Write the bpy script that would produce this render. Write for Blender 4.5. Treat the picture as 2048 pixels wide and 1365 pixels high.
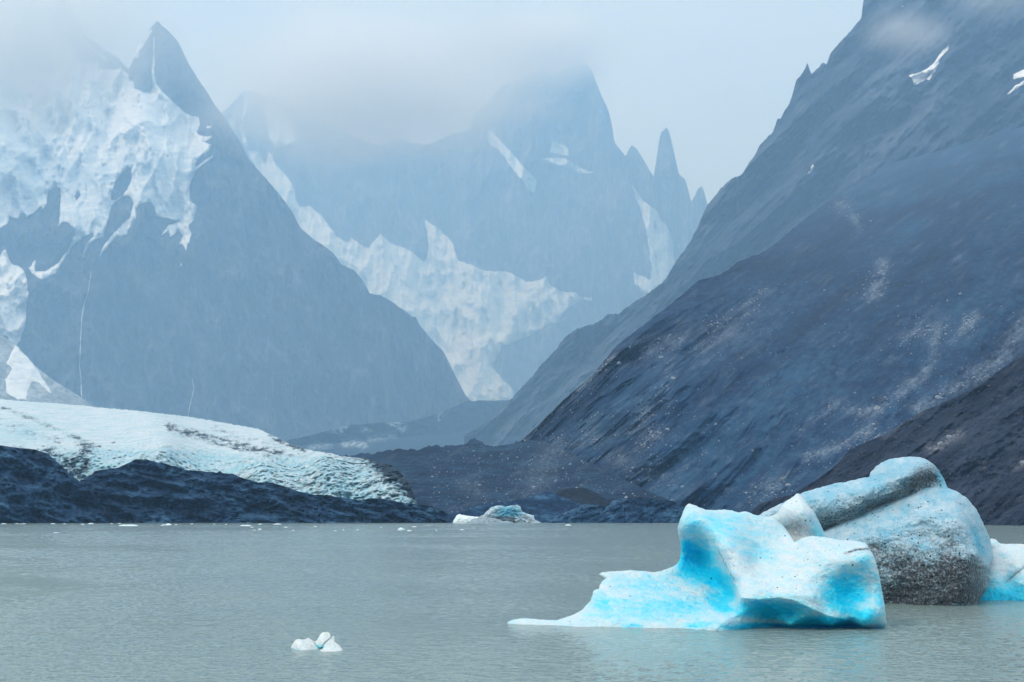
import bpy, math, random
import numpy as np

for o in list(bpy.data.objects):
    bpy.data.objects.remove(o)
scene = bpy.context.scene
COL = scene.collection

# ------------------------------------------------------------------ camera
F = 2974.0            # focal length in reference pixels (2048 wide)
CX = 1024.0
V0 = 1026.0           # row of the true horizon
FS = 1.6              # scale of the far mountains
NS = 0.5             # scale of everything round the lake
H = 6.0*NS            # camera height above the lake
cam_d = bpy.data.cameras.new("camera")
cam = bpy.data.objects.new("camera", cam_d)
COL.objects.link(cam)
cam.location = (0, 0, H)
cam.rotation_euler = (math.radians(90), 0, 0)
cam_d.sensor_width = 36.0
cam_d.sensor_fit = 'HORIZONTAL'
cam_d.lens = F / 2048.0 * 36.0
cam_d.shift_y = (V0 - 682.5) / 2048.0
cam_d.clip_start = 1.0
cam_d.clip_end = 40000.0
scene.camera = cam

# ------------------------------------------------------------------ world + sun
SUN_EL, SUN_AZ = math.radians(48), math.radians(-120)   # sun behind the camera, to its left
world = bpy.data.worlds.new("World")
scene.world = world
world.use_nodes = True
nt = world.node_tree
nt.nodes.clear()
w_out = nt.nodes.new('ShaderNodeOutputWorld')
sky = nt.nodes.new('ShaderNodeTexSky')
sky.sky_type = 'NISHITA'
sky.sun_disc = False
sky.sun_elevation = SUN_EL
sky.sun_rotation = SUN_AZ
sky.dust_density = 3.0
bg1 = nt.nodes.new('ShaderNodeBackground')
bg1.inputs['Strength'].default_value = 0.05
nt.links.new(sky.outputs[0], bg1.inputs['Color'])
# the closed cloud deck overhead
tc = nt.nodes.new('ShaderNodeTexCoord')
mp = nt.nodes.new('ShaderNodeMapping')
mp.inputs['Scale'].default_value = (1.6, 1.6, 5.0)
nz = nt.nodes.new('ShaderNodeTexNoise')
nz.inputs['Scale'].default_value = 2.2
nz.inputs['Detail'].default_value = 4.0
nz.inputs['Roughness'].default_value = 0.5
cr = nt.nodes.new('ShaderNodeValToRGB')
cr.color_ramp.elements[0].position = 0.30
cr.color_ramp.elements[0].color = (0.66, 0.84, 0.965, 1)
cr.color_ramp.elements[1].position = 0.70
cr.color_ramp.elements[1].color = (0.88, 1.0, 1.05, 1)
nt.links.new(tc.outputs['Generated'], mp.inputs['Vector'])
nt.links.new(mp.outputs['Vector'], nz.inputs['Vector'])
nt.links.new(nz.outputs['Fac'], cr.inputs['Fac'])
bg2 = nt.nodes.new('ShaderNodeBackground')
sepz = nt.nodes.new('ShaderNodeSeparateXYZ')
nt.links.new(tc.outputs['Generated'], sepz.inputs[0])
zen = nt.nodes.new('ShaderNodeMapRange')       # an overcast sky is brightest overhead
zen.inputs['From Min'].default_value = 0.0
zen.inputs['From Max'].default_value = 1.0
zen.inputs['To Min'].default_value = 0.66
zen.inputs['To Max'].default_value = 1.85
nt.links.new(sepz.outputs['Z'], zen.inputs['Value'])
nt.links.new(zen.outputs[0], bg2.inputs['Strength'])
nt.links.new(cr.outputs['Color'], bg2.inputs['Color'])
addn = nt.nodes.new('ShaderNodeAddShader')
nt.links.new(bg1.outputs[0], addn.inputs[0])
nt.links.new(bg2.outputs[0], addn.inputs[1])
nt.links.new(addn.outputs[0], w_out.inputs['Surface'])

sun_d = bpy.data.lights.new("sun", 'SUN')
sun_d.energy = 1.3
sun_d.angle = math.radians(10)
sun_d.color = (1.0, 0.96, 0.9)
sun = bpy.data.objects.new("sun", sun_d)
COL.objects.link(sun)
sun.rotation_euler = (math.radians(90) - SUN_EL, 0, math.radians(-60))

scene.view_settings.view_transform = 'Standard'
scene.view_settings.look = 'None'
scene.view_settings.gamma = 1.0
scene.view_settings.use_curve_mapping = False
scene.view_settings.exposure = 0.0
scene.cycles.use_denoising = True
scene.cycles.max_bounces = 14
scene.cycles.diffuse_bounces = 3
scene.cycles.glossy_bounces = 3
scene.cycles.transmission_bounces = 2
scene.cycles.volume_bounces = 12
scene.cycles.volume_max_steps = 128
scene.cycles.volume_step_rate = 1.0

HAZE_DENSITY = 0.00015
HAZE_COLOR = (0.365, 0.63, 0.95)
HAZE_ABS = 0.60

# ------------------------------------------------------------------ numeric helpers
def _hash(ix, iy, iz, seed):
    with np.errstate(over='ignore'):
        h = (ix.astype(np.uint32) * np.uint32(374761393) + iy.astype(np.uint32) * np.uint32(668265263)
             + iz.astype(np.uint32) * np.uint32(2147483647) + np.uint32((seed * 974634777) & 0xffffffff))
        h = (h ^ (h >> np.uint32(13))) * np.uint32(1274126177)
        h = (h ^ (h >> np.uint32(16))) * np.uint32(2246822519)
        h = h ^ (h >> np.uint32(13))
    return h

_G = np.array([[1,1,0],[-1,1,0],[1,-1,0],[-1,-1,0],[1,0,1],[-1,0,1],[1,0,-1],[-1,0,-1],
               [0,1,1],[0,-1,1],[0,1,-1],[0,-1,-1],[1,1,0],[-1,1,0],[0,-1,1],[0,-1,-1]], dtype=float)

def perlin(x, y, z, seed=0):
    x, y, z = np.broadcast_arrays(np.asarray(x, float), np.asarray(y, float), np.asarray(z, float))
    fx, fy, fz = np.floor(x), np.floor(y), np.floor(z)
    ix, iy, iz = fx.astype(np.int64), fy.astype(np.int64), fz.astype(np.int64)
    x, y, z = x - fx, y - fy, z - fz
    s = lambda t: t*t*t*(t*(t*6 - 15) + 10)
    a, b, c = s(x), s(y), s(z)
    out = 0
    for dx in (0, 1):
        wx = a if dx else 1 - a
        for dy in (0, 1):
            wy = b if dy else 1 - b
            for dz in (0, 1):
                wz = c if dz else 1 - c
                g = _G[(_hash(ix+dx, iy+dy, iz+dz, seed) & np.uint32(15)).astype(int)]
                out = out + wx*wy*wz*(g[..., 0]*(x-dx) + g[..., 1]*(y-dy) + g[..., 2]*(z-dz))
    return out

def fbm(x, y, z, octaves=4, gain=0.5, seed=0, ridged=False):
    t, amp, tot, fr = 0, 1.0, 0, 1.0
    for k in range(octaves):
        n = perlin(x*fr, y*fr, z*fr, seed + k)
        if ridged:
            n = 1 - 2*np.abs(n)*1.6
        t = t + amp*n
        tot += amp
        amp *= gain
        fr *= 2.03
    return t / tot

def interp(pts, u):
    p = np.array(pts, float)
    return np.interp(u, p[:, 0], p[:, 1])

class TPS:
    """smooth surface through scattered control points (u, v, value)"""
    def __init__(self, pts, sc=100.0, lam=1e-3):
        p = np.array(pts, float)
        self.sc = sc
        self.p = p[:, :2]/sc
        n = len(p)
        K = self._k(self.p, self.p) + lam*np.eye(n)
        P = np.hstack([np.ones((n, 1)), self.p])
        A = np.zeros((n+3, n+3))
        A[:n, :n] = K
        A[:n, n:] = P
        A[n:, :n] = P.T
        self.w = np.linalg.solve(A, np.concatenate([p[:, 2], np.zeros(3)]))
    def _k(self, a, b):
        r2 = ((a[:, None, :] - b[None, :, :])**2).sum(-1)
        return 0.5*r2*np.log(r2 + 1e-9)
    def __call__(self, u, v):
        sh = np.shape(u)
        q = np.stack([np.ravel(u), np.ravel(v)], 1)/self.sc
        n = len(self.p)
        out = np.zeros(len(q))
        for i in range(0, len(q), 20000):
            s = q[i:i+20000]
            out[i:i+20000] = self._k(s, self.p) @ self.w[:n] + self.w[n] + s @ self.w[n+1:]
        return out.reshape(sh)

def seg_dist(u, v, poly, closed=False):
    """distance (px) and nearest point on a polyline"""
    p = np.array(poly, float)
    q = np.roll(p, -1, 0) if closed else p[1:]
    p = p if closed else p[:-1]
    best = np.full(np.shape(u), 1e18)
    bu = np.zeros(np.shape(u))
    bv = np.zeros(np.shape(u))
    for (a, b), (c, d) in zip(p, q):
        ex, ey = c-a, d-b
        L = ex*ex + ey*ey + 1e-12
        t = np.clip(((u-a)*ex + (v-b)*ey)/L, 0, 1)
        pu, pv = a + t*ex, b + t*ey
        dd = (u-pu)**2 + (v-pv)**2
        m = dd < best
        best = np.where(m, dd, best)
        bu = np.where(m, pu, bu)
        bv = np.where(m, pv, bv)
    return np.sqrt(best), bu, bv

def inside(u, v, polys):
    r = np.zeros(np.shape(u), bool)
    for poly in polys:
        p = np.array(poly, float)
        q = np.roll(p, -1, 0)
        for (a, b), (c, d) in zip(p, q):
            if b == d:
                continue
            cond = ((b > v) != (d > v)) & (u < (c-a)*(v-b)/(d-b) + a)
            r ^= cond
    return r

def rough_poly(poly, step=4.0, amp=2.0, wave=14.0, seed=0):
    p = np.array(poly, float)
    q = np.roll(p, -1, 0)
    out = []
    for a, b in zip(p, q):
        n = max(1, int(np.hypot(*(b-a))/step))
        for i in range(n):
            out.append(a + (b-a)*i/n)
    out = np.array(out)
    du = fbm(out[:, 0]/wave, out[:, 1]/wave, 0*out[:, 0] + 3.3, 3, 0.6, seed)
    dv = fbm(out[:, 0]/wave, out[:, 1]/wave, 0*out[:, 0] + 9.7, 3, 0.6, seed+50)
    out[:, 0] += du*amp*2
    out[:, 1] += dv*amp*2
    return out

def world_pt(u, v, D):
    return np.stack([(u-CX)/F*D, D, H + (V0-v)/F*D], -1)

def soft_lines(u, v, lines):
    """sum of soft bands: (polyline, width, strength)"""
    m = np.zeros(np.shape(u))
    for pl, w, s in lines:
        d, _, _ = seg_dist(u, v, pl)
        m = np.maximum(m, s*np.exp(-(d/w)**2))
    return m

# ------------------------------------------------------------------ object helpers
def mesh_obj(name, verts, faces, mat, attrs=None, parent=None, smooth=True):
    me = bpy.data.meshes.new(name)
    verts = np.asarray(verts, np.float32)
    faces = np.asarray(faces, np.int32)
    n, k = faces.shape
    me.vertices.add(len(verts))
    me.vertices.foreach_set('co', verts.ravel())
    me.loops.add(n*k)
    me.loops.foreach_set('vertex_index', faces.ravel())
    me.polygons.add(n)
    me.polygons.foreach_set('loop_start', np.arange(0, n*k, k, dtype=np.int32))
    me.polygons.foreach_set('loop_total', np.full(n, k, np.int32))
    me.polygons.foreach_set('use_smooth', np.full(n, smooth, bool))
    for an, arr in (attrs or {}).items():
        at = me.attributes.new(an, 'FLOAT', 'POINT')
        at.data.foreach_set('value', np.asarray(arr, np.float32))
    me.validate()
    me.update()
    me.materials.append(mat)
    ob = bpy.data.objects.new(name, me)
    COL.objects.link(ob)
    if parent:
        ob.parent = parent
    return ob

def recenter(ob):
    """move the object's origin to the base of its mesh"""
    me = ob.data
    co = np.zeros(len(me.vertices)*3, np.float32)
    me.vertices.foreach_get('co', co)
    co = co.reshape(-1, 3)
    c = np.array([(co[:, 0].min()+co[:, 0].max())/2, (co[:, 1].min()+co[:, 1].max())/2, co[:, 2].min()])
    co -= c.astype(np.float32)
    me.vertices.foreach_set('co', co.ravel())
    me.update()
    ob.location = c
    return ob

def structure(ob):
    ob['kind'] = 'structure'
    return ob

def tag(ob, label, cat, group=None, kind=None):
    ob['label'] = label
    ob['category'] = cat
    if group:
        ob['group'] = group
    if kind:
        ob['kind'] = kind
    return ob

# ------------------------------------------------------------------ materials
def new_mat(name):
    m = bpy.data.materials.new(name)
    m.use_nodes = True
    n = m.node_tree.nodes
    bs = n['Principled BSDF']
    return m, n, m.node_tree.links, bs

def noise_node(n, l, scale, detail=5, rough=0.55, vec=None, stretch=None, rot=None):
    t = n.new('ShaderNodeTexNoise')
    t.inputs['Scale'].default_value = scale
    t.inputs['Detail'].default_value = detail
    t.inputs['Roughness'].default_value = rough
    c = n.new('ShaderNodeTexCoord')
    src = c.outputs['Object'] if vec is None else vec
    if stretch or rot:
        m2 = n.new('ShaderNodeMapping')
        m2.vector_type = 'TEXTURE' if rot else 'POINT'
        if rot:
            m2.inputs['Rotation'].default_value = rot
            m2.inputs['Scale'].default_value = tuple(1.0/s for s in (stretch or (1, 1, 1)))
        else:
            m2.inputs['Scale'].default_value = stretch
        l.new(src, m2.inputs['Vector'])
        src = m2.outputs['Vector']
    l.new(src, t.inputs['Vector'])
    return t.outputs['Fac']

def attr(n, name):
    a = n.new('ShaderNodeAttribute')
    a.attribute_name = name
    return a.outputs['Fac']

def math_n(n, l, op, a, b=None, clamp=False):
    m = n.new('ShaderNodeMath')
    m.operation = op
    m.use_clamp = clamp
    for i, x in enumerate((a, b)):
        if x is None:
            continue
        if isinstance(x, (int, float)):
            m.inputs[i].default_value = x
        else:
            l.new(x, m.inputs[i])
    return m.outputs[0]

def ramp(n, l, fac, stops):
    r = n.new('ShaderNodeValToRGB')
    e = r.color_ramp.elements
    e[0].position, e[0].color = stops[0][0], (*stops[0][1], 1)
    e[1].position, e[1].color = stops[-1][0], (*stops[-1][1], 1)
    for p, c in stops[1:-1]:
        x = e.new(p)
        x.color = (*c, 1)
    l.new(fac, r.inputs['Fac'])
    return r.outputs['Color']

def mixc(n, l, fac, a, b):
    m = n.new('ShaderNodeMix')
    m.data_type = 'RGBA'
    for sock, x in ((m.inputs['Factor'], fac), (m.inputs['A'], a), (m.inputs['B'], b)):
        if isinstance(x, (int, float)):
            sock.default_value = x
        elif isinstance(x, tuple):
            sock.default_value = (*x, 1)
        else:
            l.new(x, sock)
    return m.outputs['Result']

def bump(n, l, bs, h, dist, strength=1.0, prev=None):
    b = n.new('ShaderNodeBump')
    b.inputs['Strength'].default_value = strength
    b.inputs['Distance'].default_value = dist
    l.new(h, b.inputs['Height'])
    if prev is not None:
        l.new(prev, b.inputs['Normal'])
    l.new(b.outputs['Normal'], bs.inputs['Normal'])
    return b.outputs['Normal']

def rock_material(name, dark, mid, light, s_big, s_fine, bump_m, stretch=None, rot=None, pale=(0.2, 0.22, 0.24), ice=None, speckle=0.6):
    m, n, l, bs = new_mat(name)
    a = noise_node(n, l, s_big, 6, 0.6, stretch=stretch, rot=rot)
    sb = (max(stretch[0], stretch[0]**0.5), stretch[1], stretch[2]**0.6) if stretch and rot else stretch
    b = noise_node(n, l, s_fine, 5, 0.7, stretch=sb, rot=rot)
    fac = math_n(n, l, 'ADD', math_n(n, l, 'MULTIPLY', a, 0.52), math_n(n, l, 'MULTIPLY', b, 0.48))
    c = ramp(n, l, fac, [(0.39, dark), (0.5, mid), (0.62, light)])
    grain = noise_node(n, l, s_fine*2.2, 3, 0.7)
    sp = noise_node(n, l, s_fine*3.5, 3, 0.75)
    c = mixc(n, l, math_n(n, l, 'MULTIPLY', math_n(n, l, 'SUBTRACT', sp, 0.54), speckle*5.0, True), c, light)
    c = mixc(n, l, math_n(n, l, 'MULTIPLY', math_n(n, l, 'SUBTRACT', 0.45, sp), speckle*5.0, True), c, tuple(x*0.6 for x in dark))
    lt = attr(n, 'pale')
    lf = math_n(n, l, 'MULTIPLY', lt, math_n(n, l, 'MULTIPLY', math_n(n, l, 'SUBTRACT', grain, 0.36), 4.0, True), True)
    c = mixc(n, l, lf, c, pale)
    if ice:
        c = mixc(n, l, attr(n, 'ice'), c, ice)
    l.new(c, bs.inputs['Base Color'])
    bs.inputs['Roughness'].default_value = 0.9
    bs.inputs['Specular IOR Level'].default_value = 0.15
    hh = math_n(n, l, 'ADD', a, math_n(n, l, 'MULTIPLY', b, 0.5))
    bump(n, l, bs, hh, bump_m)
    return m

M_back = rock_material('far_rock', (0.012, 0.014, 0.022), (0.05, 0.056, 0.075), (0.24, 0.25, 0.28), 0.006, 0.03, 40, stretch=(1.0, 1.0, 0.35), pale=(0.62, 0.65, 0.70))
M_left = rock_material('cliff_rock', (0.004, 0.006, 0.012), (0.025, 0.032, 0.045), (0.13, 0.145, 0.17), 0.008, 0.04, 25, stretch=(1.0, 1.0, 0.3), pale=(0.36, 0.39, 0.43))
ROT = (0, math.radians(-36), 0)
M_rfar = rock_material('slope_rock_far', (0.002, 0.006, 0.02), (0.016, 0.028, 0.058), (0.09, 0.11, 0.15), 0.012, 0.07, 9, stretch=(0.2, 0.03, 1.5), rot=ROT, speckle=1.0)
M_rmid = rock_material('scree_rock', (0.001, 0.007, 0.027), (0.004, 0.024, 0.070), (0.020, 0.064, 0.125), 0.030, 0.30, 1.2, stretch=(0.14, 0.03, 1.5), rot=ROT, pale=(0.17, 0.21, 0.26), speckle=1.1)
#(0.0072, 0.0130, 0.0288), (0.0153, 0.0260, 0.0512), (0.0338, 0.0496, 0.0800), 0.022, 0.16, 3, stretch=(0.3, 1.0, 1.6), rot=ROT, pale=(0.17, 0.21, 0.26), speckle=1.1)
M_rnear = rock_material('brown_scree', (0.001, 0.003, 0.011), (0.008, 0.014, 0.032), (0.036, 0.046, 0.074), 0.12, 0.9, 0.6, stretch=(0.2, 1.0, 1.5), rot=ROT, pale=(0.3, 0.31, 0.33), speckle=1.1)
M_moraine = rock_material('moraine_rubble', (0.001, 0.007, 0.024), (0.003, 0.019, 0.052), (0.020, 0.055, 0.10), 0.05, 0.35, 1.5, pale=(0.16, 0.20, 0.24), ice=(0.55, 0.66, 0.72))
M_ridge = rock_material('polished_bedrock', (0.001, 0.007, 0.028), (0.005, 0.026, 0.075), (0.05, 0.13, 0.22), 0.10, 0.45, 3.0, stretch=(0.7, 1.0, 1.4), rot=(0, math.radians(18), 0), pale=(0.10, 0.205, 0.32))
#(0.0040, 0.0090, 0.0211), (0.0088, 0.0190, 0.0384), (0.0340, 0.0625, 0.1023), 0.05, 0.20, 4, stretch=(0.7, 1.0, 1.4), rot=(0, math.radians(18), 0), pale=(0.22, 0.30, 0.36))

def snow_material(name, white, shade, dirt, s_big, s_fine, bump_m, stretch=None, rot=None):
    m, n, l, bs = new_mat(name)
    a = noise_node(n, l, s_big, 6, 0.6, stretch=stretch, rot=rot)
    b = noise_node(n, l, s_fine, 5, 0.6, stretch=stretch, rot=rot)
    fac = math_n(n, l, 'ADD', math_n(n, l, 'MULTIPLY', a, 0.5), math_n(n, l, 'MULTIPLY', b, 0.5))
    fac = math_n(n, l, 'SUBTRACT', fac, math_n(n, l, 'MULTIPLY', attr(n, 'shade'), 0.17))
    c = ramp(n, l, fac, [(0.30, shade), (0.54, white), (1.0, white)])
    dm = math_n(n, l, 'MULTIPLY', math_n(n, l, 'SUBTRACT', math_n(n, l, 'ADD', attr(n, 'dirt'), math_n(n, l, 'MULTIPLY', math_n(n, l, 'SUBTRACT', b, 0.5), 1.6)), 0.45), 3.0, True)
    c = mixc(n, l, dm, c, dirt)
    l.new(c, bs.inputs['Base Color'])
    bs.inputs['Roughness'].default_value = 0.75
    bs.inputs['Specular IOR Level'].default_value = 0.2
    bump(n, l, bs, math_n(n, l, 'ADD', a, b), bump_m)
    return m

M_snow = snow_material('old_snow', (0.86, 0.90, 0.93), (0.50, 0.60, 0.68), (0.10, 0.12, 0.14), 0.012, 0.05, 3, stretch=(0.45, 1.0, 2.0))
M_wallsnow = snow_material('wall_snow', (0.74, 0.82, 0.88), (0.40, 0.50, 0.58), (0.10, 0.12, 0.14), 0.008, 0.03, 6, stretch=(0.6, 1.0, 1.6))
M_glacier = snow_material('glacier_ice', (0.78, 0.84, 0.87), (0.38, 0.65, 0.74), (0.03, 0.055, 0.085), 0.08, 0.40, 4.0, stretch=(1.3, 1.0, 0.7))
M_patch = snow_material('patch_snow', (0.93, 0.95, 0.96), (0.86, 0.89, 0.91), (0.2, 0.2, 0.2), 0.05, 0.2, 0.5)
M_fall, _n, _l, _b = new_mat('falling_water')
_b.inputs['Base Color'].default_value = (0.75, 0.82, 0.86, 1)
_l.new(ramp(_n, _l, noise_node(_n, _l, 0.05, 4, 0.6, stretch=(1, 1, 0.2)), [(0.3, (0.35, 0.42, 0.48)), (0.6, (0.8, 0.86, 0.9))]), _b.inputs['Base Color'])

def ice_material(name, bumps=1.0, speck_scale=9.0, sss=0.45, stops=None):
    m, n, l, bs = new_mat(name)
    streak = noise_node(n, l, 1.7, 6, 0.65)
    fine = noise_node(n, l, 7.0, 5, 0.7)
    grain = noise_node(n, l, 14.0, 3, 0.75)
    bl = attr(n, 'blue')
    f = math_n(n, l, 'ADD', bl, math_n(n, l, 'MULTIPLY', math_n(n, l, 'SUBTRACT', streak, 0.5), 0.35))
    f = math_n(n, l, 'ADD', f, math_n(n, l, 'MULTIPLY', math_n(n, l, 'SUBTRACT', fine, 0.5), 0.42), True)
    c = ramp(n, l, f, stops or [(0.0, (0.74, 0.765, 0.77)), (0.20, (0.63, 0.74, 0.775)), (0.42, (0.40, 0.72, 0.81)),
                                (0.70, (0.07, 0.67, 0.87)), (1.0, (0.0, 0.59, 0.87))])
    # dirt: grey film plus separate black grains
    dr = attr(n, 'dirt')
    dn = math_n(n, l, 'ADD', dr, math_n(n, l, 'MULTIPLY', math_n(n, l, 'SUBTRACT', grain, 0.5), 2.0))
    film = math_n(n, l, 'MULTIPLY', math_n(n, l, 'SUBTRACT', dn, 0.32), 1.45, True)
    film = math_n(n, l, 'MULTIPLY', film, math_n(n, l, 'MULTIPLY', dr, 1.6, True))
    c = mixc(n, l, film, c, (0.07, 0.075, 0.085))
    for sc, th, k in ((speck_scale, 0.20, 1.0), (speck_scale*0.5, 0.15, 0.35)):
        vo = n.new('ShaderNodeTexVoronoi')
        vo.inputs['Scale'].default_value = sc
        tcv = n.new('ShaderNodeTexCoord')
        l.new(tcv.outputs['Object'], vo.inputs['Vector'])
        sep = n.new('ShaderNodeSeparateColor')
        l.new(vo.outputs['Color'], sep.inputs['Color'])
        pick = math_n(n, l, 'LESS_THAN', sep.outputs['Red'], math_n(n, l, 'MULTIPLY', attr(n, 'speck'), k))
        rad = math_n(n, l, 'LESS_THAN', vo.outputs['Distance'], math_n(n, l, 'MULTIPLY', math_n(n, l, 'ADD', sep.outputs['Green'], 0.35), th*1.5))
        c = mixc(n, l, math_n(n, l, 'MULTIPLY', pick, rad), c, (0.02, 0.02, 0.024))
    l.new(c, bs.inputs['Base Color'])
    bs.inputs['Roughness'].default_value = 0.42
    bs.inputs['Subsurface Weight'].default_value = sss
    bs.inputs['Subsurface Radius'].default_value = (0.12, 0.55, 1.0)
    bs.inputs['Subsurface Scale'].default_value = 0.45
    bs.inputs['IOR'].default_value = 1.31
    bs.inputs['Specular IOR Level'].default_value = 0.35
    p = bump(n, l, bs, streak, 0.12*bumps)
    p = bump(n, l, bs, fine, 0.05*bumps, 1.0, p)
    bump(n, l, bs, grain, 0.025*bumps, 1.0, p)
    return m

M_ice = ice_material('berg_ice', 1.25, 14.0)
M_ice_dirty = ice_material('dirty_berg_ice', 1.2, 12.0, 0.0, [(0.0, (0.68, 0.73, 0.76)), (0.25, (0.53, 0.66, 0.73)), (0.45, (0.33, 0.56, 0.68)), (0.70, (0.14, 0.50, 0.66)), (1.0, (0.02, 0.32, 0.52))])

# ------------------------------------------------------------------ terrain
class Relief:
    """A mountain flank: depth of its surface along each sight line from base to crest."""
    def __init__(self, crest, D0, slope, noises, jag=(0, 20), seed=1, depth=None, near=False, far=False, fade=None):
        self.fade = fade
        self.crest = crest
        self.D0, self.s, self.noises, self.jag, self.seed = D0, slope, noises, jag, seed
        self.depth = depth
        self.S = NS if near else (FS if far else 1.0)
        self.H = 6.0 if near else H
    def crest_v(self, u):
        v = interp(self.crest, u)
        a, w = self.jag
        if a:
            v = v - a*fbm(u/w, 0*u + self.seed*7.1, 0*u, 4, 0.6, self.seed)*2
        return v
    def D(self, u, v, first=None):
        u = np.asarray(u, float)
        v = np.asarray(v, float)
        k = (V0 - v)/F
        if self.depth is not None:
            d = self.depth(u, v)
        else:
            D0, s = interp(self.D0, u), interp(self.s, u)
            d = (s*D0 + self.H)/np.maximum(s - k, 0.08)
        if self.fade:
            d = d*(1 + self.fade(u)*np.exp(-np.maximum(v - interp(self.crest, u), 0)/130.0))
        X, Z = (u-CX)/F*d, self.H + k*d
        out = d
        for amp, (sx, sy, sz), ang, oc, ridged, seed in self.noises[:first]:
            oc = oc if first is None else 3
            ca, sa = math.cos(ang), math.sin(ang)
            xr, zr = X*ca + Z*sa, -X*sa + Z*ca
            out = out - amp*fbm(xr/sx, d/sy, zr/sz, oc, 0.5, seed, ridged)
        return out*self.S
    def build(self, name, mat, u0, u1, du, rows, vbase=None, attrs=None, back=300.0, zmin=-2.0):
        u = np.arange(u0, u1 + du, du)
        vc = self.crest_v(u)
        vb = np.full_like(u, 1060.0) if vbase is None else interp(vbase, u)
        vc = np.minimum(vc, vb - 1)
        t = np.linspace(0, 1, rows)
        U = np.repeat(u[None, :], rows, 0)
        V = vb[None, :] + (vc - vb)[None, :]*t[:, None]
        D = self.D(U, V)
        P = world_pt(U, V, D)
        # back of the ridge, falling away behind the crest
        nb = 8
        top = P[-1]
        B = []
        for i in range(1, nb+1):
            q = i/nb
            r = top.copy()
            r[:, 1] += back*q
            r[:, 0] *= (r[:, 1]/top[:, 1])
            r[:, 2] = top[:, 2]*(1-q)**1.2 + zmin*q
            B.append(r)
        P = np.concatenate([P, np.array(B)], 0)
        nr, nc = P.shape[:2]
        idx = np.arange(nr*nc).reshape(nr, nc)
        faces = np.stack([idx[:-1, :-1], idx[:-1, 1:], idx[1:, 1:], idx[1:, :-1]], -1).reshape(-1, 4)
        at = {}
        for an, fn in (attrs or {}).items():
            a = fn(U, V)
            at[an] = np.concatenate([a, np.repeat(a[-1:], nb, 0)], 0).ravel()
        return mesh_obj(name, P.reshape(-1, 3), faces, mat, at)

def poly_body(name, polys, step, front, back, mat, attrs=None, parent=None):
    """closed body whose outline follows polys; front/back give the depth of its two faces (u, v, px to edge)"""
    allp = np.concatenate([np.array(p) for p in polys])
    u0, v0 = allp.min(0) - step
    u1, v1 = allp.max(0) + step
    gu, gv = np.arange(u0, u1+step, step), np.arange(v0, v1+step, step)
    U, V = np.meshgrid(gu, gv)
    ins = inside(U, V, polys)
    d = np.full(U.shape, 1e9)
    nu, nv = U.copy(), V.copy()
    for p in polys:
        dd, a, b = seg_dist(U, V, p, True)
        m = dd < d
        d = np.where(m, dd, d)
        nu = np.where(m, a, nu)
        nv = np.where(m, b, nv)
    cell = ins[:-1, :-1] | ins[1:, :-1] | ins[:-1, 1:] | ins[1:, 1:]
    used = np.zeros(U.shape, bool)
    used[:-1, :-1] |= cell
    used[1:, :-1] |= cell
    used[:-1, 1:] |= cell
    used[1:, 1:] |= cell
    edge = used & ~ins
    U = np.where(edge, nu, U)
    V = np.where(edge, nv, V)
    d = np.where(edge, 0, d)
    Df, Db = front(U, V, d), back(U, V, d)
    Pf, Pb = world_pt(U, V, Df), world_pt(U, V, Db)
    fi = np.full(U.shape, -1)
    fi[used] = np.arange(used.sum())
    bi = fi.copy()
    bi[ins] = used.sum() + np.arange(ins.sum())
    r, c = np.nonzero(cell)
    ff = np.stack([fi[r, c], fi[r+1, c], fi[r+1, c+1], fi[r, c+1]], -1)
    bf = np.stack([bi[r, c], bi[r, c+1], bi[r+1, c+1], bi[r+1, c]], -1)
    # drop back cells lying wholly on the rim
    keep = ~(ff == bf[:, [0, 3, 2, 1]]).all(1)
    verts = np.concatenate([Pf[used], Pb[ins]])
    at = {}
    for an, fn in (attrs or {}).items():
        a = fn(U, V)
        at[an] = np.concatenate([a[used], a[ins]])
    return verts, np.concatenate([ff, bf[keep]]), at

def join_parts(name, parts, mat, parent=None):
    vs, fs, off, at = [], [], 0, {}
    for v, f, a in parts:
        vs.append(v)
        fs.append(f + off)
        off += len(v)
        for k in a:
            at.setdefault(k, []).append(a[k])
    return mesh_obj(name, np.concatenate(vs), np.concatenate(fs), mat, {k: np.concatenate(x) for k, x in at.items()}, parent)

def cover(name, terr, polys, step, mat, thick, lift=0.0, attrs=None, rnd=14.0, sink=1.5, tex=None, fill=0.0):
    """snow or ice lying on a terrain flank, thick in the middle, tapering into the rock at its rim"""
    def fr(u, v, d):
        q = np.clip(d/rnd, 0, 1)
        D = terr.D(u, v) + sink - (thick+sink)*np.sqrt(1-(1-q)**2) - lift*q
        if fill:                      # deep snow evens out the ribs of the rock below
            D = D*(1-q) + q*np.minimum(D, terr.D(u, v, 1) - fill)
        if tex is not None:
            D = D - 0.4*tex(u, v, D)*q
        return D
    bk = lambda u, v, d: terr.D(u, v) + sink + 4.0*np.clip(d/rnd, 0, 1)
    return join_parts(name, [poly_body(name, polys, step, fr, bk, mat, attrs)], mat)

def zero(u, v):
    return np.zeros(np.shape(u))

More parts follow.
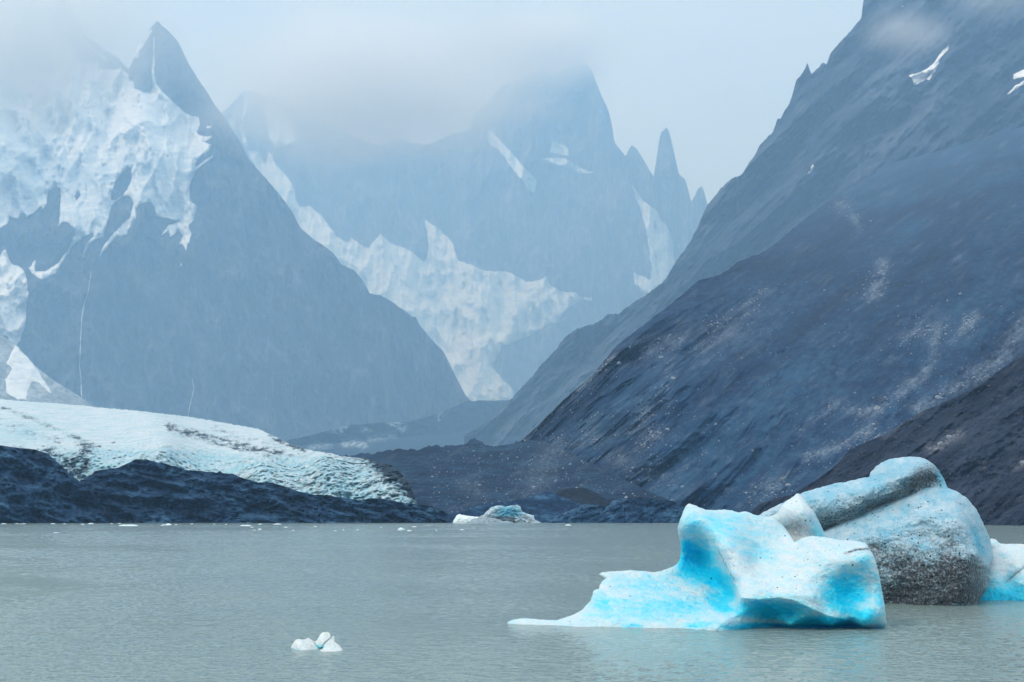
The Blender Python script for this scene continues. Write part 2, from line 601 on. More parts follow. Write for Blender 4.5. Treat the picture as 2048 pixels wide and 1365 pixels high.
# ---- water and haze
def make_water():
    m, n, l, bs = new_mat('milky_lake_water')
    bs.inputs['Roughness'].default_value = 0.10
    bs.inputs['IOR'].default_value = 1.33
    big = noise_node(n, l, 0.05, 3, 0.5)
    c = ramp(n, l, big, [(0.3, (0.172, 0.230, 0.218)), (0.7, (0.21, 0.266, 0.248))])
    l.new(c, bs.inputs['Base Color'])
    w1 = noise_node(n, l, 3.5, 4, 0.6, stretch=(0.8, 1.0, 1.0))
    bump(n, l, bs, w1, 0.10)
    # wind ripples as real relief on the near water, flat beyond
    y = 20.0*np.exp(np.arange(0, 3.15, 0.0036))
    t = np.arange(-0.44, 0.4401, 0.0019)
    T, Y = np.meshgrid(t, y)
    X = T*Y
    k = np.maximum(1.0, Y/55.0)          # longer waves farther out, same steepness
    yy = np.where(Y > 55, 55 + 55*np.log(np.maximum(Y, 1)/55.0), Y)
    gust = 0.75 + 1.5*fbm(X/(11*k), yy/15, 0*X, 3, .5, 7)
    Z = 0.024*fbm(X/(.42*k) + .3*yy, yy/.34, 0*X, 3, .55, 3, True) + 0.024*fbm(X/(1.2*k), yy/.9, 0*X, 3, .5, 5)
    e = np.clip(np.minimum.reduce([(0.44-np.abs(T))*40, (Y-20)/2.0, (y[-1]-Y)/120.0]), 0, 1)
    Z = Z*gust*e*k
    nr, nc = X.shape
    idx = np.arange(nr*nc).reshape(nr, nc)
    f = np.stack([idx[:-1, :-1], idx[:-1, 1:], idx[1:, 1:], idx[1:, :-1]], -1).reshape(-1, 4)
    V = np.stack([X, Y, Z], -1).reshape(-1, 3)
    b = len(V)
    W, Y0, Y1 = 8600, -300, 16800
    V = np.concatenate([V, [(-W, Y0, 0), (W, Y0, 0), (W, Y1, 0), (-W, Y1, 0)]])
    a0, a1, a2, a3 = idx[0, 0], idx[0, -1], idx[-1, -1], idx[-1, 0]
    f = np.concatenate([f, [(b, b+1, a1, a0), (b+1, b+2, a2, a1), (b+2, b+3, a3, a2), (b+3, b, a0, a3)]])
    return structure(mesh_obj('water', V, f, m, smooth=True))
make_water()

# ------------------------------------------------------------------ the far wall with its spires
wall = Relief(far=True, 
    crest=[(-300, 200), (380, 262), (430, 240), (466, 204), (488, 180), (505, 184), (545, 192), (575, 204), (600, 228), (640, 240), (700, 272), (760, 290), (800, 278), (850, 292), (900, 270), (935, 262), (955, 225), (985, 200), (1000, 172), (1040, 160), (1080, 140), (1110, 150), (1150, 132), (1172, 128), (1185, 142), (1191, 162), (1205, 195), (1217, 222), (1226, 261),
           (1228, 285), (1240, 300), (1251, 314), (1255, 303), (1260, 294), (1265, 291), (1274, 300), (1288, 320), (1300, 342),
           (1308, 354), (1311, 328), (1314, 312), (1318, 285), (1322, 266), (1329, 259), (1333, 253), (1337, 261), (1342, 277),
           (1348, 301), (1353, 328), (1358, 350), (1365, 354), (1371, 358), (1377, 382), (1383, 404), (1390, 391), (1397, 376),
           (1403, 371), (1408, 380), (1412, 396), (1416, 412), (1440, 470), (1520, 600), (1750, 800)],
    D0=[(-300, 7300), (900, 7300), (1250, 7300), (1750, 7400)],
    slope=[(-300, 1.6), (900, 1.7), (1200, 2.4), (1300, 3.0), (1750, 3.0)],
    noises=[(240, (420, 900, 1100), 0.12, 5, True, 11), (80, (90, 300, 420), 0.08, 4, True, 15), (22, (40, 80, 90), 0, 3, False, 19)],
    jag=(2.8, 8.0), seed=4)
structure(wall.build('mountain_back', M_back, -250, 1750, 2.5, 330, vbase=[(-300, 1000), (1750, 1000)],
                     attrs={'pale': lambda u, v: np.clip(1.1*np.clip(fbm(u/12, v/46, 0*u, 5, .66, 191) + .5*fbm(u/70, v/60, 0*u, 3, .6, 193) - .06, 0, 1) + 1.2*np.clip(fbm(u/16 + v/30, v/9, 0*u, 4, .65, 194)-.30, 0, 1), 0, 1)}, back=500))

ICEFALL = [(492, 300), (516, 303), (530, 330), (537, 300), (551, 327), (585, 368), (592, 399), (599, 413), (620, 413), (645, 432),
           (661, 455), (674, 474), (693, 485), (703, 473), (717, 486), (738, 497), (760, 469), (782, 488), (807, 495), (824, 504),
           (838, 517), (850, 523), (856, 509), (856, 478), (848, 440), (875, 455), (896, 474), (908, 492), (917, 521), (944, 530),
           (968, 542), (989, 543), (1011, 542), (1037, 554), (1051, 564), (1082, 560), (1091, 552), (1096, 567), (1116, 581),
           (1151, 585), (1165, 595), (1185, 597), (1185, 603), (1165, 600), (1144, 612), (1127, 626), (1116, 647), (1100, 645),
           (1092, 653), (1068, 667), (1044, 678), (1013, 691), (1003, 690), (999, 709), (986, 733), (1006, 760), (1030, 784),
           (1018, 806), (979, 812), (930, 812), (880, 740), (790, 640), (700, 560), (610, 475), (590, 440), (560, 400), (515, 350)]
def sh_tex(a, su, sv, seed, bias=0.0):
    return lambda u, v: np.clip(bias + a*fbm(u/su, v/sv, 0*u, 5, 0.6, seed), -1, 1.6)
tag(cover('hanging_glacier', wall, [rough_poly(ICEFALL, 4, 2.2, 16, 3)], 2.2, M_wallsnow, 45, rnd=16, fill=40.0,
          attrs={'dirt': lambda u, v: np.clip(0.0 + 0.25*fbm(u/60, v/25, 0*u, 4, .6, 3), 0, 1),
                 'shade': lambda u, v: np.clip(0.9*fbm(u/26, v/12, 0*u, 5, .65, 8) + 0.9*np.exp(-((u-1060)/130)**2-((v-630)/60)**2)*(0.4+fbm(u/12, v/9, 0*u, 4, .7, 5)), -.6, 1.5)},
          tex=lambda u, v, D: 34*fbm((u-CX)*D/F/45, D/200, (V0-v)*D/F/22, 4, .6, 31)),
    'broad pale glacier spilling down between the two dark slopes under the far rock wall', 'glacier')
CORRIDOR = [(1261, 358), (1272, 380), (1288, 403), (1312, 419), (1324, 439), (1344, 467), (1371, 494), (1350, 528), (1325, 566),
            (1310, 575), (1300, 590), (1270, 570), (1265, 545), (1300, 560), (1304, 540), (1300, 512), (1296, 487), (1290, 455), (1280, 419), (1269, 390)]
M2 = {'dirt': zero, 'shade': sh_tex(0.7, 22, 14, 6)}
tag(cover('snow_couloir', wall, [rough_poly(CORRIDOR, 3, 2.0, 12, 5), ], 2.2, M_wallsnow, 20, attrs=M2, rnd=8),
    'steep snow gully between the big rock tower and the thin spires', 'snow')
STRIPS = [
    ([(974, 262), (984, 262), (992, 272), (1005, 285), (1018, 300), (1030, 312), (1042, 328), (1058, 344), (1075, 362), (1072, 378),
      (1068, 389), (1060, 384), (1050, 368), (1036, 352), (1022, 335), (1010, 318), (998, 300), (980, 290), (973, 278)],
     'long slanting snow stripe on the cloud covered far rock wall'),
    ([(1082, 318), (1098, 317), (1116, 315), (1132, 318), (1146, 324), (1158, 333), (1170, 340), (1187, 344), (1184, 348), (1160, 348),
      (1142, 342), (1125, 333), (1104, 326)], 'bright snow ledge near the top of the far rock tower'),
    ([(1104, 282), (1116, 288), (1130, 291), (1137, 300), (1140, 313), (1125, 312), (1112, 308), (1100, 305)],
     'small dim snow patch just above the bright snow ledge'),
    ([(530, 208), (546, 213), (560, 208), (570, 226), (582, 246), (592, 262), (600, 278), (590, 286), (575, 290), (556, 297), (540, 280),
      (533, 255)], 'grey white snow patch below the clouds right of the left peak'),
    ([(490, 186), (498, 196), (494, 214), (490, 236), (484, 250), (490, 270), (496, 292), (488, 293), (480, 262), (484, 238), (488, 214)],
     'thin winding snow streak beside the left ridge line'),
    ([(455, 236), (468, 240), (474, 250), (466, 262), (458, 258)], 'small snow blotch right of the left ridge notch'),
]
for i, (pl, lab) in enumerate(STRIPS):
    tag(cover('snow_patch', wall, [rough_poly(pl, 3, 1.6, 9, 20+i)], 1.8, M_wallsnow, 16, attrs=M2, rnd=6), lab, 'snow')

# ------------------------------------------------------------------ left mountain
left = Relief(far=True, 
    crest=[(-450, -70), (60, -66), (120, -20), (170, 70), (210, 100), (240, 120), (258, 140), (264, 125), (272, 108), (286, 83), (300, 57), (308, 48),
           (315, 41), (322, 50), (334, 60), (344, 69), (352, 80), (361, 93), (370, 112), (379, 131), (392, 152), (410, 178), (430, 210),
           (455, 245), (482, 286), (496, 317), (530, 356), (558, 388), (585, 424), (600, 455), (621, 474), (652, 495), (669, 509), (683, 530),
           (707, 540), (724, 560), (741, 588), (762, 591), (796, 612), (824, 634), (831, 633), (841, 653), (862, 678), (886, 702), (900, 729),
           (917, 764), (931, 791), (939, 799), (975, 830), (1010, 870)],
    D0=[(-450, 3400), (150, 3900), (500, 4300), (800, 4600), (1010, 4900)],
    slope=[(-450, 1.15), (100, 1.25), (300, 1.5), (600, 1.9), (1010, 2.0)],
    noises=[(170, (260, 500, 900), 0.10, 5, True, 41), (55, (60, 150, 260), 0.1, 4, True, 45), (14, (22, 50, 40), 0, 3, False, 47)],
    jag=(1.8, 12.0), seed=9)
structure(left.build('mountain_left', M_left, -420, 1010, 2.5, 360, vbase=[(-450, 930), (600, 930), (1010, 900)],
                     attrs={'pale': lambda u, v: np.clip(1.0*np.clip(fbm(u/10, v/60, 0*u, 5, .66, 195) + .5*fbm(u/60, v/60, 0*u, 3, .6, 197) - .10, 0, 1), 0, 1)}, back=500))

SNOW_MAIN = [(371, 227), (398, 236), (401, 249), (393, 262), (400, 271), (413, 273), (427, 271), (422, 278), (406, 284), (424, 290),
             (415, 306), (404, 310), (395, 323), (391, 335), (406, 325), (426, 310), (424, 317), (406, 331), (395, 343), (382, 361),
             (379, 378), (381, 402), (395, 413), (389, 433), (387, 442), (376, 453), (384, 468), (371, 503), (365, 490), (358, 488),
             (367, 470), (356, 462), (340, 477), (336, 462), (319, 476), (336, 451), (360, 442), (330, 437), (312, 433), (308, 415),
             (297, 404), (283, 407), (273, 418), (273, 437), (264, 448), (253, 473), (233, 473), (211, 501), (196, 515), (211, 486),
             (237, 457), (261, 433), (266, 407), (259, 393), (246, 393), (233, 402), (222, 415), (217, 440), (209, 462), (206, 475),
             (189, 480), (163, 516), (173, 488), (187, 473), (184, 466), (154, 484), (141, 498), (128, 522), (112, 546), (86, 560),
             (69, 554), (58, 536), (70, 517), (70, 543), (90, 543), (112, 529), (120, 523), (134, 500), (149, 468), (147, 453), (132, 444),
             (121, 448), (114, 457), (119, 440), (121, 407), (121, 380), (110, 372), (97, 383), (93, 407), (86, 420), (81, 411),
             (66, 426), (53, 437), (46, 426), (37, 440), (20, 435), (15, 448), (0, 457), (-60, 450), (-120, 480), (-300, 470), (-330, 200), (-320, -40),
             (-100, -50), (40, -50), (110, 0), (160, 70), (200, 108), (238, 132), (258, 152), (262, 162), (270, 165), (268, 178), (285, 183), (300, 186),
             (305, 172), (303, 150), (305, 120), (307, 95), (306, 74), (309, 74), (310, 110), (309, 150), (314, 170), (330, 190), (345, 203), (360, 216)]
HOLE1 = [(264, 333), (262, 361), (255, 378), (242, 394), (222, 403), (228, 369), (242, 350)]
HOLE4 = [(157, 380), (161, 391), (154, 402), (149, 394)]
DARK1 = [(26, 55), (50, 8), (75, 62), (86, 72), (95, 108), (112, 140), (92, 148), (60, 141), (40, 130), (28, 146), (17, 150), (18, 132), (27, 126)]
DARK2 = [(112, 0), (150, 66), (196, 112), (204, 122), (180, 128), (163, 128), (146, 104), (124, 78), (108, 62), (104, 28)]
DARK3 = [(197, 124), (220, 118), (243, 136), (226, 140), (202, 138)]
HOLE5 = [(272, 170), (284, 158), (295, 166), (284, 176)]
polys = [rough_poly(p, 3.5, 2.0, 11, 60+i) for i, p in enumerate([SNOW_MAIN, HOLE1, HOLE4, DARK1, DARK2, DARK3])]
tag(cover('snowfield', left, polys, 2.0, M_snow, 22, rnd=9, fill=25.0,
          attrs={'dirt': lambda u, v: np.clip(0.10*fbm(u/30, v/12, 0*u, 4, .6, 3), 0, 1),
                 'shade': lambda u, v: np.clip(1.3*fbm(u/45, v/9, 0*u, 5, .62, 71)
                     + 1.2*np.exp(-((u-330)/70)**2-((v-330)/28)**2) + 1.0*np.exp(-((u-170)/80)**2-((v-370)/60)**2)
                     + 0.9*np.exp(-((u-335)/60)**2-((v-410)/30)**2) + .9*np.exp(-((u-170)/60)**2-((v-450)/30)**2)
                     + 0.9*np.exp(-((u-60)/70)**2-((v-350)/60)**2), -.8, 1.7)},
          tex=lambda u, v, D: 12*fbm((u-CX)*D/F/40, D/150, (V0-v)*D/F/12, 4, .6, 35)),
    'large ragged snowfield draped over the shoulder of the left mountain', 'snowfield')
LSMALL = [
    ([(266, 116), (276, 92), (288, 72), (303, 58), (305, 62), (294, 80), (284, 100), (276, 116)], 'narrow snow strip along the left edge of the pointed peak'),
    ([(413, 253), (424, 250), (423, 256), (412, 258)], 'tiny snow fleck in the dark notch beside the snowfield'),
    ([(0, 516), (4, 503), (10, 499), (15, 508), (20, 522), (26, 530), (36, 531), (47, 540), (53, 556), (58, 588), (53, 612), (53, 640),
      (47, 662), (40, 682), (34, 690), (20, 684), (14, 672), (0, 672), (-40, 690), (-160, 700), (-160, 520), (-40, 500)],
     'bright avalanche snow column on the cliff at the left edge'),
    ([(30, 688), (40, 700), (62, 722), (80, 748), (107, 788), (96, 784), (80, 768), (66, 764), (58, 775), (54, 801), (34, 800), (14, 787), (10, 760),
      (24, 738), (12, 728), (20, 712)], 'white snow apron on the grey cone above the glacier'),
    ([(362, 527), (366, 522), (364, 531), (360, 535)], 'tiny snow speck under the lowest snow tongue'),
]
for i, (pl, lab) in enumerate(LSMALL):
    if 'apron' in lab:
        continue
    tag(cover('snow_patch', left, [rough_poly(pl, 3, 1.5, 8, 80+i)], 1.7, M_snow, 10, attrs={'dirt': zero, 'shade': sh_tex(.7, 14, 20, 7)}, rnd=6), lab, 'snow')

# grey cone of avalanche debris at the foot of the cliff
cone = Relief(far=True, crest=[(-450, 560), (-100, 600), (0, 668), (33, 690), (60, 722), (100, 757), (140, 781), (185, 811), (240, 850)],
              D0=[(-450, 2300), (240, 2700)], slope=[(-450, 0.6), (240, 0.75)],
              noises=[(14, (60, 120, 60), 0.5, 4, False, 91), (4, (15, 30, 20), 0.5, 3, False, 93)], jag=(1.2, 10), seed=12)
M_cone = rock_material('cone_debris', (0.16, 0.19, 0.21), (0.28, 0.33, 0.36), (0.48, 0.53, 0.56), 0.015, 0.06, 4, stretch=(1, 1, .5))
structure(cone.build('debris_slope', M_cone, -420, 236, 2.5, 90, vbase=[(-450, 930), (240, 930)], attrs={'pale': zero}, back=150))
tag(cover('snow_patch', cone, [rough_poly(LSMALL[3][0], 3, 2.0, 9, 84)], 1.7, M_snow, 6, attrs={'dirt': zero, 'shade': sh_tex(.5, 14, 20, 7)}, rnd=6),
    LSMALL[3][1], 'snow')

# two thin waterfalls on the left cliff
def waterfall(line, w, lab, seed):
    p = np.array(line, float)
    n = int(np.abs(np.diff(p[:, 1])).sum()/1.5)
    t = np.linspace(0, 1, n)
    L = np.concatenate([[0], np.cumsum(np.hypot(*np.diff(p, axis=0).T))])
    uu, vv = np.interp(t*L[-1], L, p[:, 0]), np.interp(t*L[-1], L, p[:, 1])
    uu = uu + 1.2*fbm(vv/9, 0*vv, 0*vv + seed, 3, .6, seed)
    wid = w*(0.55 + 0.45*t + 0.5*fbm(vv/6, 0*vv + 3, 0*vv, 2, .5, seed+3))
    poly = np.concatenate([np.stack([uu-wid, vv], 1), np.stack([uu+wid, vv], 1)[::-1]])
    fr = lambda u, v, d: left.D(u, v) - 2.0 - 3.0*np.clip(d/1.0, 0, 1)
    bk = lambda u, v, d: left.D(u, v) + 3.0
    tag(join_parts('waterfall', [poly_body('waterfall', [poly], 0.8, fr, bk, M_fall)], M_fall), lab, 'waterfall')
waterfall([(182, 545), (176, 585), (168, 610), (163, 640), (161, 690), (159, 730), (162, 760), (163, 795), (163, 812)], 1.1,
          'taller thin white waterfall down the dark left cliff', 1)
waterfall([(384, 758), (388, 775), (384, 795), (379, 815), (376, 840)], 0.9, 'shorter thin waterfall above the middle of the glacier', 2)

# ------------------------------------------------------------------ right-hand mountain, far flank
rfar = Relief(far=True, 
    crest=[(930, 870), (961, 853), (986, 836), (1020, 801), (1041, 777), (1065, 753), (1082, 729), (1110, 702), (1130, 674), (1151, 660), (1199, 643),
           (1216, 629), (1237, 628), (1261, 609), (1300, 585), (1322, 568), (1333, 557), (1351, 524), (1370, 499), (1384, 477), (1400, 444),
           (1413, 413), (1424, 399), (1444, 375), (1462, 358), (1484, 349), (1496, 330), (1510, 310), (1520, 289), (1542, 269), (1546, 262), (1549, 256), (1555, 238),
           (1561, 238), (1568, 224), (1579, 207), (1586, 186), (1592, 162), (1603, 148), (1609, 140), (1612, 133), (1615, 128), (1618, 136), (1623, 148), (1630, 142), (1637, 136),
           (1644, 126), (1648, 128), (1653, 129), (1661, 107), (1672, 93), (1699, 65), (1710, 52), (1723, 34), (1727, 0), (1735, -30), (1800, -60), (2500, -120)],
    D0=[(930, 2700), (1400, 2300), (1700, 1950), (2500, 1500)],
    slope=[(930, 0.9), (1400, 0.95), (1700, 0.95), (2500, 0.95)],
    noises=[(110, (420, 3000, 90), 0.75, 5, True, 51), (60, (150, 3000, 110), 0.9, 5, True, 53), (24, (220, 2000, 26), 0.8, 4, True, 55), (7, (18, 400, 14), .62, 3, False, 57)],
    jag=(3.4, 6.5), seed=21)
RF_PALE = [([(1900, 160), (1850, 190), (1810, 240), (1770, 300)], 14, .35), ([(1800, 120), (1760, 190)], 22, .3)]
def pale_rfar(u, v):
    xr, yr = u*.62 - v*.78, u*.78 + v*.62
    n = fbm(xr/70, yr/9, 0*u, 5, .68, 181)
    big = fbm(u/70, v/60, 0*u, 4, .6, 183)
    fine = fbm(u/8, v/8, 0*u, 3, .7, 185)
    return np.clip(soft_lines(u, v, RF_PALE)*(.6+n) + 1.1*np.clip(n + .7*big - .06, 0, 1) + .6*np.clip(fine-.2, 0, 1), 0, 1)
structure(rfar.build('mountain_right', M_rfar, 928, 2420, 2.5, 330, vbase=[(930, 960), (2500, 960)],
                     attrs={'pale': pale_rfar}, back=500))
RSNOW = [
    ([(1899, 89), (1897, 100), (1888, 108), (1880, 122), (1874, 138), (1866, 150), (1858, 162), (1853, 158), (1846, 164), (1836, 168), (1825, 177), (1827, 168), (1823, 158),
      (1817, 151), (1826, 148), (1842, 144), (1856, 136), (1868, 126), (1877, 112), (1884, 102), (1892, 94)],
     'large bright snow patch with a forked lower end high on the right mountain'),
    ([(2100, 128), (2060, 134), (2040, 142), (2026, 150), (2026, 159), (2040, 157), (2060, 150), (2100, 146)], 'white snow patch cut by the right edge near the top'),
    ([(2095, 140), (2050, 160), (2030, 172), (2014, 188), (2016, 190), (2034, 178), (2056, 166), (2098, 152)], 'thin slanting snow streak under the patch at the right edge'),
    ([(1627, 328), (1628, 336), (1624, 343), (1618, 348), (1613, 350), (1616, 344), (1621, 341), (1622, 333)], 'small white snow patch in the middle of the right mountain'),
    ([(1803, 12), (1806, 8), (1807, 13), (1804, 16)], 'tiny snow dot at the top of the right mountain'),
]
for i, (pl, lab) in enumerate(RSNOW):
    tag(cover('snow_patch', rfar, [rough_poly(pl, 2.5, 0.9, 6, 100+i)], 1.3, M_patch, 6, attrs={'dirt': zero, 'shade': zero}, rnd=4), lab, 'snow')

# ------------------------------------------------------------------ right-hand scree slope, middle flank
rmid = Relief(near=True, fade=lambda u: 2.1*np.clip((u-1240)/520, 0, 1)**1.6,
    crest=[(1000, 905), (1041, 884), (1082, 846), (1137, 791), (1185, 750), (1237, 688), (1300, 640), (1333, 615), (1366, 588), (1395, 563), (1443, 548),
           (1476, 524), (1520, 508), (1556, 484), (1593, 452), (1640, 415), (1700, 372), (1800, 318), (1950, 250), (2100, 170), (2500, -20)],
    D0=[(1000, 1700), (1150, 1420), (1300, 1180), (1500, 1060), (1800, 950), (2500, 900)],
    slope=[(1000, 0.60), (1300, 0.52), (1500, 0.42), (1700, 0.38), (2100, 0.37), (2500, 0.42)],
    noises=[(40, (420, 4000, 60), 0.66, 4, True, 61), (22, (95, 4000, 42), 0.7, 5, True, 63), (9, (200, 3000, 14), 0.74, 4, True, 65), (5, (26, 400, 16), .66, 4, False, 66), (2.6, (7, 200, 6), .66, 3, False, 67)],
    jag=(2.0, 10.0), seed=33)
PALE_MID = [
    ([(2060, 640), (2023, 690), (1973, 740), (1924, 770), (1876, 794), (1836, 816)], 16, .9),
    ([(1874, 660), (1868, 690), (1862, 720), (1849, 747), (1824, 770), (1787, 794), (1757, 819), (1724, 824), (1675, 812), (1625, 839)], 11, .8),
    ([(1952, 630), (1935, 650), (1918, 664)], 9, .9),
    ([(1890, 648), (1850, 655), (1812, 672)], 15, .55),
    ([(1749, 852), (1720, 870), (1699, 884), (1650, 906), (1612, 916)], 10, .9),
    ([(1780, 860), (1740, 890), (1690, 930), (1640, 960)], 10, .4),
    ([(1041, 884), (1082, 846), (1137, 795), (1185, 755), (1225, 715)], 8, .75),
    ([(1290, 700), (1340, 690), (1400, 690), (1450, 670), (1500, 650)], 28, .5),
    ([(1340, 760), (1300, 820), (1250, 865), (1190, 880)], 16, .4),
    ([(1330, 860), (1300, 880), (1280, 895)], 12, .7),
    ([(1765, 530), (1758, 560), (1745, 590)], 14, .8),
    ([(1540, 580), (1480, 620), (1420, 660)], 9, .4),
    ([(1660, 400), (1700, 420), (1720, 460)], 8, .4),
    ([(1100, 900), (1180, 870)], 22, .35), ([(1230, 920), (1340, 960)], 26, .35), ([(1570, 960), (1520, 990)], 20, .5),
]
DARK_MID = [([(1220, 760), (1290, 790)], 26, .8), ([(1400, 730), (1460, 780)], 40, .7)]
def pale_mid(u, v):
    a = soft_lines(u, v, PALE_MID)
    xr, yr = u*.8 - v*.6, u*.6 + v*.8
    n = fbm(xr/60, yr/9, 0*u, 5, .65, 77)
    fine = fbm(u/7, v/6, 0*u, 3, .7, 79)
    big = fbm(u/45, v/30, 0*u, 4, .6, 78)
    return np.clip(a*np.clip(0.7 + 1.6*n + 1.3*fine + 1.5*big, 0, 1.3) + 1.0*np.clip(n+.6*big-.08, 0, 1) + 0.7*np.clip(fine-.22, 0, 1), 0, 1)
structure(rmid.build('slope_middle', M_rmid, 1000, 2420, 2.2, 380, vbase=[(1000, 1062), (2500, 1062)], attrs={'pale': pale_mid}, back=250))

# ------------------------------------------------------------------ nearest slope, brown scree
rnear = Relief(near=True, 
    crest=[(1400, 1060), (1470, 1044), (1500, 1026), (1520, 1008), (1550, 997), (1585, 990), (1630, 962), (1666, 936), (1699, 902), (1732, 884), (1776, 868), (1800, 850),
           (1842, 824), (1900, 800), (1950, 776), (1967, 766), (1996, 744), (2022, 726), (2048, 712), (2200, 610), (2500, 400)],
    D0=[(1400, 850), (1700, 760), (2048, 690), (2500, 600)],
    slope=[(1400, 0.62), (2500, 0.62)],
    noises=[(11, (130, 1000, 18), 0.66, 4, True, 71), (6, (34, 1000, 15), 0.7, 4, True, 73), (4.5, (26, 30, 7), 0.66, 4, False, 75), (2.6, (4.5, 9, 3.4), .66, 3, False, 78)],
    jag=(1.6, 9.0), seed=41)
PALE_NEAR = [([(1920, 868), (1895, 880), (1880, 892), (1860, 898)], 9, .7), ([(2048, 925), (2030, 935)], 9, .6), ([(1836, 822), (1800, 846), (1770, 868)], 8, .5)]
def pale_near(u, v):
    fine = fbm(u/6, v/5, 0*u, 3, .7, 83)
    xr, yr = u*.78 - v*.62, u*.62 + v*.78
    n = fbm(xr/40, yr/8, 0*u, 4, .65, 87)
    return np.clip(soft_lines(u, v, PALE_NEAR)*(0.7+1.4*fine) + 0.6*np.clip(fine-.22, 0, 1) + .45*np.clip(n-.1, 0, 1), 0, 1)
structure(rnear.build('slope_near', M_rnear, 1400, 2420, 2.0, 240, vbase=[(1400, 1066), (1700, 1066), (2500, 1072)], attrs={'pale': pale_near}, back=120))

# ------------------------------------------------------------------ valley floor, rubble moraine, low dark hills
floor_ = Relief(far=True, crest=[(420, 900), (560, 884), (600, 876), (640, 866), (700, 850), (760, 846), (820, 843), (880, 826), (935, 802), (1020, 801), (1080, 826), (1150, 870)],
                D0=[(420, 1700), (700, 1900), (1150, 2700)], slope=[(420, 0.12), (760, 0.13), (1150, 0.14)],
                noises=[(22, (60, 120, 14), 0.05, 5, True, 31), (6, (18, 40, 6), 0, 3, False, 33)], jag=(1.6, 14), seed=17)
ICE_FLOOR = [([(782, 846), (796, 850), (806, 858)], 7, 1.1), ([(668, 858), (690, 855)], 6, .7), ([(690, 888), (715, 886), (728, 892)], 7, .8), ([(725, 860), (740, 860)], 4, .7),
             ([(740, 880), (790, 872)], 6, .5), ([(872, 827), (890, 826)], 4, .6), ([(620, 895), (660, 892)], 5, .5)]
structure(floor_.build('valley_floor', M_moraine, 420, 1150, 2.5, 90, vbase=[(420, 1010), (1150, 1010)],
                       attrs={'pale': zero, 'ice': lambda u, v: np.clip(1.5*soft_lines(u, v, ICE_FLOOR)*(0.5 + 1.9*fbm(u/8, v/4, 0*u, 3, .7, 5)) + .6*np.clip(fbm(u/14, v/5, 0*u, 4, .7, 6)-.2, 0, 1)*(v > 842), 0, 1)}, back=300))

mor = Relief(near=True, crest=[(480, 985), (560, 940), (640, 915), (700, 911), (743, 907), (792, 900), (836, 899), (865, 892), (914, 892), (929, 890), (939, 881), (948, 877), (958, 880), (968, 889),
                    (990, 892), (1017, 890), (1036, 884), (1080, 880), (1140, 905), (1250, 960), (1420, 1040)],
             D0=[(480, 960), (1000, 960), (1420, 930)], slope=[(480, 0.16), (760, 0.16), (1000, 0.16), (1420, 0.2)],
             noises=[(18, (60, 100, 30), 0.35, 5, False, 81), (7, (16, 30, 11), 0.3, 4, False, 85), (3.0, (5, 10, 3), 0, 3, False, 86)], jag=(3.8, 9), seed=23)
def pale_mor(u, v):
    xr, yr = u*.85 - v*.5, u*.5 + v*.85
    n = fbm(xr/40, yr/14, 0*u, 4, .6, 97)
    fine = fbm(u/6, v/5, 0*u, 3, .7, 99)
    b = soft_lines(u, v, [([(1120, 880), (1090, 930), (1070, 970)], 26, .5), ([(930, 970), (960, 985)], 16, .4)])
    return np.clip(b*(.7+1.4*fine) + .9*np.clip(n-.06, 0, 1) + .8*np.clip(fine-.2, 0, 1), 0, 1)
structure(mor.build('moraine', M_moraine, 480, 1420, 2.2, 140, vbase=[(480, 1062), (1420, 1062)],
                    attrs={'pale': pale_mor, 'ice': zero}, back=200))

hill_b = Relief(near=True, crest=[(1040, 1030), (1088, 1000), (1110, 988), (1120, 981), (1129, 978), (1144, 976), (1151, 977), (1166, 975), (1185, 982), (1197, 989), (1215, 1001),
                       (1234, 998), (1270, 1010), (1300, 1044)],
                D0=[(1040, 925), (1300, 925)], slope=[(1040, .5), (1300, .5)],
                noises=[(3, (20, 30, 12), 0.3, 4, False, 26), (1, (5, 8, 4), 0, 3, False, 28)], jag=(1.0, 10), seed=27)
M_brown = rock_material('brown_gravel', (0.003, 0.006, 0.014), (0.009, 0.015, 0.028), (0.022, 0.030, 0.045), 0.12, 0.8, 0.8)
structure(hill_b.build('hill_back', M_brown, 1042, 1298, 2.0, 40, vbase=[(1040, 1062), (1300, 1062)], attrs={'pale': zero}, back=80))
hill_f = Relief(near=True, crest=[(870, 1050), (902, 1029), (929, 1023), (953, 1013), (990, 1006), (1020, 1003), (1039, 999), (1063, 996), (1080, 987), (1090, 983), (1097, 983), (1105, 986), (1120, 992),
                       (1160, 1008), (1190, 1022), (1230, 1046)],
                D0=[(870, 905), (1240, 905)], slope=[(870, .5), (1240, .5)],
                noises=[(3, (20, 30, 12), 0.3, 4, False, 36), (1, (5, 8, 4), 0, 3, False, 38)], jag=(1.2, 9), seed=29)
structure(hill_f.build('hill_front', M_ridge, 872, 1230, 2.0, 40, vbase=[(870, 1062), (1240, 1062)],
                       attrs={'pale': zero}, back=80))

